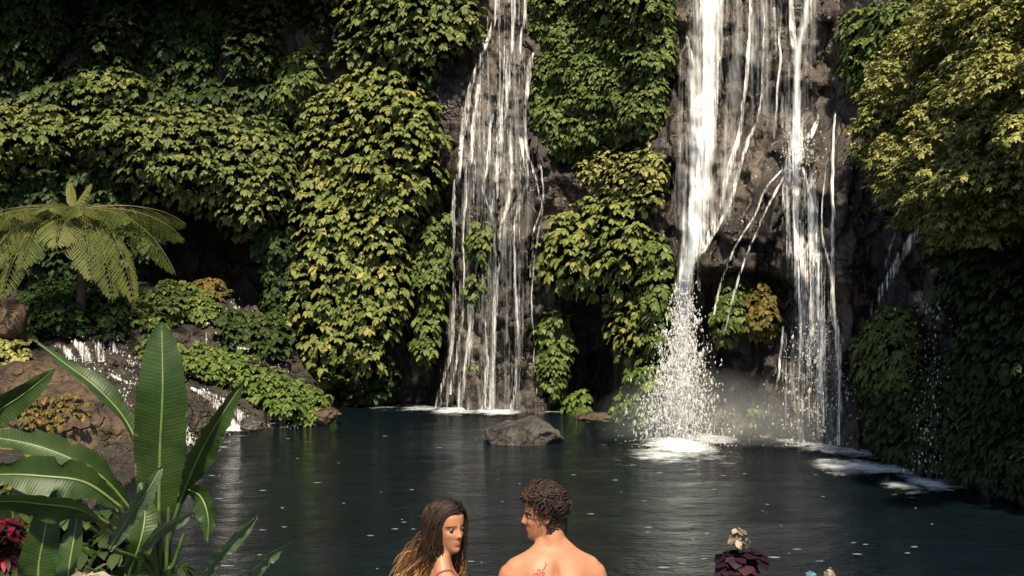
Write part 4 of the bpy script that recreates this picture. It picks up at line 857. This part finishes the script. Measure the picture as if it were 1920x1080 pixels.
M['hairw'] = hair_mat('brown hair with golden ends', [(0, (.014, .008, .006)), (.40, (.034, .017, .010)), (.66, (.13, .06, .022)), (.85, (.34, .18, .065)), (1, (.55, .36, .17))])
M['swim'] = simple('swim shorts', (.02, .03, .05), .8, .2, 30); M['bikini'] = simple('mauve swimwear', (.20, .055, .075), .7, .2, 60, .2); M['ink'] = simple('red tattoo ink', (.40, .045, .04), .6, .2, 60); M['inkd'] = simple('dark tattoo ink', (.03, .02, .02), .6, .2, 60)
def person(label, fem, sc, foot, body_yaw, head_yaw, head_pitch, skin):
    t = empty('person', foot); tag(t, label, 'person')
    parts = []
    if fem:
        rows = [(0, 0, .80, .150, .10, .12), (0, 0, .90, .175, .105, .135), (0, 0, .98, .160, .10, .12), (0, 0, 1.10, .122, .085, .085), (0, 0, 1.22, .130, .095, .095), (0, 0, 1.32, .150, .125, .10), (0, 0, 1.40, .155, .10, .092), (0, -.005, 1.45, .135, .07, .075), (0, -.01, 1.49, .085, .05, .06), (0, -.01, 1.52, .05, .045, .05)]
        sx, sr, ar = .152, .050, (.050, .043, .036, .037, .026); neck = .055
    else:
        rows = [(0, 0, .82, .150, .10, .11), (0, 0, .92, .165, .105, .12), (0, 0, 1.02, .155, .105, .105), (0, 0, 1.12, .152, .105, .10), (0, 0, 1.24, .168, .12, .115), (0, 0, 1.34, .185, .13, .125), (0, 0, 1.42, .188, .11, .118), (0, -.01, 1.47, .160, .08, .09), (0, -.015, 1.505, .11, .06, .07), (0, -.015, 1.54, .065, .055, .06)]
        sx, sr, ar = .169, .064, (.062, .052, .042, .043, .030); neck = .053
    parts.append(loft(rows, 40, 2.25))
    pv = np.array([0, -.005, 1.575])
    parts.append(limb([(0, -.02, 1.44), (0, -.018, 1.53), (0, .0, 1.625)], [neck*1.25, neck, neck*.98], 20, 14))
    for s in (-1, 1):
        parts.append(limb([(s*.03, -.02, 1.555), (s*.09, -.018, 1.455 if fem else 1.49), (s*sx*.98, -.005, 1.435)], [neck*.62, neck*.80, sr*.86], 16, 14))      # trapezius
        sh = np.array([s*sx, 0, 1.40 if fem else 1.425]); el = np.array([s*(sx+.055), -.01, 1.14]); wr = np.array([s*(sx+.05), .07, .90])
        parts.append(limb([sh, (sh*.55+el*.45)+np.array([s*.012, .005, 0]), el, el*.6+wr*.4, wr], [sr, ar[0], ar[1]*.9, ar[3], ar[4]], 16, 34))
        parts += finger_hand(wr, (0, .15, -.985), (0, .985, .15), (s, 0, 0), .9 if fem else 1.0)
        hp = np.array([s*.085, 0, .86]); kn = np.array([s*.085, .01, .48]); an = np.array([s*.085, -.02, .08])
        parts.append(limb([hp, (hp+kn)/2, kn, kn*.65+an*.35+np.array([0, -.015, 0]), an], [.088, .078, .055, .056, .036], 18, 40))
        parts.append(limb([an+np.array([0, -.03, -.035]), an+np.array([0, .06, -.04]), an+np.array([s*.01, .16, -.06])], [.034, .036, .022], 14, 14))
    Rh = Matrix.Rotation(head_yaw-body_yaw, 4, 'Z') @ Matrix.Rotation(head_pitch, 4, 'X')
    hs = .98 if fem else .96
    HM = Matrix.Translation((0, .012, 1.575)) @ Rh @ Matrix.Translation((0, .0 if fem else .022, 0)) @ Matrix.Scale(hs, 4) @ Matrix.Translation((0, .0, -.012))
    hm = np.array(HM); tw = lambda v: np.asarray(v)@hm[:3, :3].T+hm[:3, 3]
    hv, ht = head_shape(fem); parts.append((tw(hv), ht))
    for s in (-1, 1):       # ears
        e = catmull([(s*.069, .004, .128), (s*.078, -.008, .140), (s*.081, -.022, .132), (s*.079, -.020, .112), (s*.073, -.004, .088), (s*.069, .002, .094)], 18)
        parts.append(limb(tw(e), [.0055, .006, .006, .006, .008, .005], 10, 24)); parts.append(limb(tw([(s*.068, -.004, .128), (s*.070, -.006, .098)]), [.010, .009], 10, 8))
    Vs, Ts, n0 = [], [], 0
    for V, T in parts: Vs.append(V); Ts.append(T+n0); n0 += len(V)
    tmp = mesh_np('tmp', np.concatenate(Vs), np.concatenate(Ts))
    md = tmp.modifiers.new('r', 'REMESH'); md.mode = 'VOXEL'; md.voxel_size = .0042; md.use_smooth_shade = True
    sm = tmp.modifiers.new('s', 'SMOOTH'); sm.factor = .5; sm.iterations = 3 if fem else 3
    bpy.context.view_layer.update(); dg = bpy.context.evaluated_depsgraph_get(); me = bpy.data.meshes.new_from_object(tmp.evaluated_get(dg))
    old = tmp.data; bpy.data.objects.remove(tmp); bpy.data.meshes.remove(old)
    me.name = 'body'; n = len(me.vertices); co = np.empty(n*3, np.float32); me.vertices.foreach_get('co', co); co = co.reshape(-1, 3).astype(float)
    me.calc_loop_triangles(); ed = np.empty(len(me.edges)*2, np.int32); me.edges.foreach_get('vertices', ed); ed = ed.reshape(-1, 2)
    deg = np.bincount(ed.ravel(), minlength=n)[:, None]; wz = (sstep(1.10, 1.2, co[:, 2])*sstep(1.60, 1.53, co[:, 2]))[:, None]
    for _ in range(45):     # blend shoulders, neck and trunk into one form
        sm_ = np.zeros_like(co)
        for a in range(3): sm_[:, a] = np.bincount(ed[:, 0], co[ed[:, 1], a], n)+np.bincount(ed[:, 1], co[ed[:, 0], a], n)
        co = co+(sm_/deg-co)*.6*wz
    x, y, z = co.T; bk = sstep(.0, -.05, y)*sstep(1.56, 1.50, z)*sstep(.9, 1.0, z); Gs = lambda a, b, sa, sb: np.exp(-((x-a)/sa)**2-((z-b)/sb)**2)
    co[:, 1] += bk*(.019*np.exp(-(x/.016)**2)*sstep(1.50, 1.42, z)-.018*(Gs(.085, 1.38, .04, .07)+Gs(-.085, 1.38, .04, .07))+.010*(Gs(.135, 1.36, .02, .08)+Gs(-.135, 1.36, .02, .08))-.006*(Gs(.04, 1.15, .025, .12)+Gs(-.04, 1.15, .025, .12)))
    if fem:
        fr = sstep(.03, .07, y); co[:, 1] += fr*.035*(Gs(.075, 1.29, .05, .05)+Gs(-.075, 1.29, .05, .05))
    me.vertices.foreach_set('co', co.astype(np.float32).ravel())
    # lips and brows belong to the skin
    hi = np.linalg.inv(hm); hl = co@hi[:3, :3].T+hi[:3, 3]
    fcv = np.empty(len(me.polygons)*3, np.float32); me.polygons.foreach_get('center', fcv); fcv = fcv.reshape(-1, 3)@hi[:3, :3].T+hi[:3, 3]
    fx, fy, fz = fcv.T; mi = np.zeros(len(fcv), np.int32)
    mi[((fx/.021)**2+((fz-.0525)/.009)**2 < 1) & (fy > .05)] = 1
    bz = .137+.004*np.cos(np.abs(fx)/.02)-((np.abs(fx)-.035)/.02)**2*.004
    mi[(np.abs(np.abs(fx)-.035) < .021) & (np.abs(fz-bz) < (.0032 if fem else .0045)) & (fy > .03)] = 2
    mi[(np.abs(np.abs(fx)-.033) < .016) & (np.abs(fz-.1225) < .0022) & (fy > .05)] = 2
    for q in ('skinw' if fem else 'skinm', 'lip', 'brow'): me.materials.append(M[q])
    me.polygons.foreach_set('material_index', mi); me.polygons.foreach_set('use_smooth', np.ones(len(mi), bool)); me.update()
    body = bpy.data.objects.new('body', me); COL.objects.link(body); body.parent = t
    for s in (-1, 1):
        bm = bmesh.new(); bmesh.ops.create_uvsphere(bm, u_segments=20, v_segments=14, radius=.0108); ev = np.array([v.co[:] for v in bm.verts])
        et = [[q.index for q in f.verts] for f in bm.faces]; mm = []
        for f in bm.faces: c = f.calc_center_median(); mm.append(1 if c.y > .0062 else 0)
        bm.free(); m2 = bpy.data.meshes.new('eye'); m2.from_pydata(tw(ev+np.array([s*.033, .0705, .1175])).tolist(), [], et); m2.materials.append(M['white']); m2.materials.append(M['iris']); m2.polygons.foreach_set('material_index', mm)
        e = bpy.data.objects.new('eye', m2); COL.objects.link(e); e.parent = t
    t.rotation_euler = (0, 0, body_yaw); t.scale = (sc,)*3
    return t, body, tw, me
def snap_tube(me, pts, r, n=40, lift=.001, flat=None):
    from mathutils.bvhtree import BVHTree
    bv = BVHTree.FromPolygons([v.co for v in me.vertices], [p.vertices for p in me.polygons]); out = []
    for p in catmull(pts, n):
        q, nn, _, _ = bv.find_nearest(Vector(p)); out.append(q+nn*lift)
    return tubes([np.array(out)], [np.full(n, r)], 8)
def shell(me, name, mat, parent, fn, off=.006):
    """cloth that follows the body: the faces where fn(centre) is true, lifted along the normals"""
    bm = bmesh.new(); bm.from_mesh(me); bm.normal_update()
    bmesh.ops.delete(bm, geom=[f for f in bm.faces if not fn(f.calc_center_median())], context='FACES')
    for v in bm.verts: v.co += v.normal*off
    m = bpy.data.meshes.new(name); bm.to_mesh(m); bm.free(); m.materials.clear(); m.materials.append(M[mat]); m.polygons.foreach_set('material_index', np.zeros(len(m.polygons), np.int32))
    o = bpy.data.objects.new(name, m); COL.objects.link(o); o.parent = parent; return o
def cap_mesh(fem, tw, grow, test):
    v, t = head_shape(fem); c = np.array([0, 0, .13]); keep = np.array([test(*v[q].mean(0)) for q in t])
    v2 = c+(v-c)*grow; return tw(v2), t[keep]
def hair_obj(strands, radii, rnds, caps, mat, parent):
    V, Q = tubes(strands, radii, 4); R = np.concatenate([np.repeat(r, 4) for r in rnds]); T = np.concatenate([Q[:, [0, 1, 2]], Q[:, [0, 2, 3]]])
    cv, ct = caps; T = np.concatenate([T, ct+len(V)]); V = np.concatenate([V, cv]); R = np.concatenate([R, np.full(len(cv), .15)])
    return mesh_np('hair', V, T, M[mat], parent, attrs={'rnd': R})

# --- man: bare back to the camera, face turned to the left
g = np.random.default_rng(11)
man, mbody, tw, me = person('shirtless man with wavy dark hair seen from behind, looking left at the woman', False, 1.0, (P(1036, 1000, 4.8).x, 4.8, GZ-.012), math.radians(6), math.radians(90), math.radians(-6), 'skinm')
def mtest(x, y, z):
    if z > .176: return y < .045 or z > .200
    if y < -.004: return z > .035+.0*y and (y < -.03 or z > .10)
    return z > .150 and y < .028 or (abs(x) > .055 and y < .008 and z > .115)
strs, rads, rnd = [], [], []
for k in range(2600):
    th = g.uniform(0, 2*PI); zz = g.uniform(.03, .245); x0, y0 = math.cos(th), math.sin(th)
    if y0 > .35 and zz < .185: continue
    if y0 > .1 and zz < .165: continue
    if y0 > -.30 and zz < .135: continue
    if y0 > -.08 and zz < .158: continue
    rr = np.interp(zz, [.0, .1, .17, .205, .228, .245], [.062, .072, .08, .07, .045, .004]); ryb = 1.26 if y0 < 0 else 1.12
    p0 = np.array([x0*rr, y0*rr*ryb, zz]); nn = nrm(np.array([[x0, y0, max(0, (zz-.13)*14)]]))[0]
    top = sstep(.15, .2, zz); L = .034+.045*top*(y0 < .3)+g.uniform(0, .022)
    tanv = nrm((np.array([-y0, x0, 0])*g.normal(0, .8)+np.array([0, (.5 if y0 < 0 else -.55)*top, -.9*(1-top)+(.2 if y0 < 0 else .35)*top])+g.normal(0, .25, 3))[None])[0]
    tanv = nrm((tanv-nn*np.dot(tanv, nn))[None])[0]; bi = np.cross(nn, tanv); s = np.linspace(0, 1, 10)[:, None]; ph = g.uniform(0, 6.3)
    lift = (.006+.020*top)*np.sin(PI*np.minimum(s*.9+.08, 1))
    p = p0*.985+tanv*L*s*.9+nn*(lift-L*L*s**2*4.0-.35*L*s**2*(1-top)*0)-np.array([0, 0, 1])*.012*s**2*(1-top)+bi*.012*np.sin(s*7+ph)+nn*.003*np.sin(s*7+ph)
    strs.append(tw(p)); rads.append(np.interp(s[:, 0], [0, .4, 1], [.0026, .0032, .0007])); rnd.append(np.clip(.30+.40*top*s[:, 0]+g.normal(0, .2), 0, 1)+0*s[:, 0])
for k in range(90):     # swept-up front
    x0 = g.uniform(-.05, .05); s = np.linspace(0, 1, 10)[:, None]; p0 = np.array([x0, .070-abs(x0)*.3, .190])
    p = p0+np.array([g.normal(0, .012), .030+g.uniform(0, .014), 0])*np.sin(s*2.2)+np.array([0, -.035, .052])*s**1.3+np.array([.007, 0, .004])*np.sin(s*6+k)
    strs.append(tw(p)); rads.append(np.interp(s[:, 0], [0, .4, 1], [.003, .0034, .0008])); rnd.append(np.clip(.6+g.normal(0, .2)+0*s[:, 0], 0, 1))
hair_obj(strs, rads, rnd, cap_mesh(False, tw, 1.06, mtest), 'hairm', man)
shell(me, 'swim_shorts', 'swim', man, lambda c: .55 < c.z < 1.0 and abs(c.x) < .19 and not (abs(c.x) > .17 and c.y > .02))
ink = []
tc = np.array([-.080, -.14, 1.450])
for k in range(5):
    a = k*2*PI/5+.3; q = [tc+np.array([0, 0, 0]), tc+np.array([math.cos(a-.4)*.02, 0, math.sin(a-.4)*.02]), tc+np.array([math.cos(a)*.032, 0, math.sin(a)*.032]), tc+np.array([math.cos(a+.4)*.02, 0, math.sin(a+.4)*.02]), tc]
    ink.append(snap_tube(me, q, .0030, 24))
def joinq(L):
    n0 = 0; A, B = [], []
    for v, q in L: A.append(v); B.append(q+n0); n0 += len(v)
    return np.concatenate(A), np.concatenate(B)
ink.append(snap_tube(me, [tc+np.array([.02, 0, .02]), tc+np.array([.035, 0, .045]), tc+np.array([.03, 0, .06])], .0026, 12))
V, Q = joinq(ink); tt = mesh_np('tattoo', V, Q, M['ink'], man); tt['label'] = 'red line flower tattoo on the shoulder blade'
V, Q = joinq([snap_tube(me, [tc+np.array([-.004, 0, -.012]), tc+np.array([.002, 0, -.035]), tc+np.array([-.003, 0, -.06])], .0035, 14), snap_tube(me, [tc+np.array([.006, 0, -.02]), tc+np.array([.006, 0, -.05])], .003, 10)]); mesh_np('tattoo', V, Q, M['inkd'], man)

# --- woman: long wavy hair, looking back over her right shoulder
wf = (P(832, 1000, 4.9).x, 4.9, GZ-.012)
wom, wbody, tw, me = person('woman with long wavy brown hair with golden ends turning her face towards the man', True, .952, wf, math.radians(-72), math.radians(-136), math.radians(-3), 'skinw')
def wtest(x, y, z):
    if z > .205-.35*max(0, .03-abs(x))*0: return y < .05
    return y < .012 and z > .03 or (abs(x) > .052 and y < .035 and z > .08) or (z > .17 and abs(x) > .045 and y < .05)
strs, rads, rnd = [], [], []
byaw = math.radians(-72); left = np.array([math.cos(-byaw)*-1, math.sin(-byaw)*-1, 0])      # photo left in body space
left = np.array(Matrix.Rotation(-byaw, 3, 'Z') @ Vector((-1, 0, 0)))
hm0 = tw(np.array([[0, 0, .13]]))[0]
rz = lambda q: np.interp(q, [.10, .17, .205, .225, .238], [.078, .083, .074, .052, .006])
for k in range(1900):
    n = 22; s = np.linspace(0, 1, n); L = g.uniform(.24, .42); sg = 1 if k % 2 else -1
    if k < 1050:             # from the middle parting over the side of the head
        y0 = g.uniform(-.075, .078); zt = .238-(max(0, y0)**2*5.5+min(0, y0)**2*3.2)
        q = 3.4*s; ph_ = np.clip(q, 0, 1)*PI/2; hw = .084-.05*max(0, y0-.03)
        xx = sg*hw*np.sin(ph_)**.8; z = .135+(zt-.135)*np.cos(ph_)**1.1; z = np.where(q > 1, .135-(q-1)/2.4*(L+.10), z)
        yy = y0-.018*np.sin(ph_)*(y0 > 0)*2.0+np.where(q > 1, -(q-1)*.012*(y0 > .0), 0)
        xx = np.where(q > 1, sg*(hw-.012*np.clip(q-1, 0, 1)), xx)
        loc = np.stack([xx, yy, z], -1)
    else:
        th = g.uniform(PI*.98, PI*2.02); x0, y0 = math.cos(th), math.sin(th); zt = g.uniform(.15, .237)
        z = zt-(zt+L)*s; r = np.where(z > .13, rz(np.minimum(z, .238)), .080-.02*sstep(.10, -.02, z)); yb = 1.28
        loc = np.stack([x0*r, y0*r*yb, z], -1)
    w = tw(loc); z = loc[:, 2]
    d = sstep(.08, -.25, z); ph = g.uniform(0, 6.3); wav = (.007+.020*sstep(.10, -.08, z))*sstep(.20, .12, z)
    fr_ = 1.0 if (k >= 1050 or sg < 0) else .25
    w = w+left*(d*(g.uniform(.0, 1)**1.5)*.21*fr_)[:, None]+left*(wav*np.sin(s*g.uniform(14, 22)+ph))[:, None]+np.array([0, 1., 0])*(wav*.6*np.cos(s*17+ph))[:, None]+g.normal(0, .005, 3)
    strs.append(w); rads.append(np.interp(s, [0, .15, .7, 1], [.0016, .0027, .0024, .0006])); rnd.append(np.clip(.16+.66*sstep(.07, -.20, z)+g.normal(0, .15), 0, 1))
for k in range(130):     # wind-blown wisps
    n = 16; s = np.linspace(0, 1, n); st = tw(np.array([[g.uniform(-.03, .06), -.095, g.uniform(-.02, .08)]]))[0]; ph = g.uniform(0, 6.3)
    w = st+left*(s*g.uniform(.08, .19))[:, None]-UP*(s**1.6*g.uniform(.10, .30))[:, None]+UP*(.018*np.sin(s*9+ph))[:, None]
    strs.append(w); rads.append(np.interp(s, [0, .5, 1], [.002, .0016, .0005])); rnd.append(np.clip(.42+.42*s+g.normal(0, .1), 0, 1))
hair_obj(strs, rads, rnd, cap_mesh(True, tw, 1.05, wtest), 'hairw', wom)
tp = []
for s in (-1, 1): tp.append(snap_tube(me, [(s*.075, .12, 1.32), (s*.09, .08, 1.44), (s*.092, 0, 1.49), (s*.088, -.07, 1.44), (s*.075, -.11, 1.28)], .0055, 50, .001))
sh = shell(me, 'bikini_top', 'bikini', wom, lambda c: 1.235 < c.z < 1.34 and abs(c.x) < .145 and (c.y > .03 or c.z < 1.275), .004)
V, Q = joinq(tp); mesh_np('strap', V, Q, M['bikini'], sh)
shell(me, 'bikini_bottom', 'bikini', wom, lambda c: .78 < c.z < .95 and abs(c.x) < .175, .004)
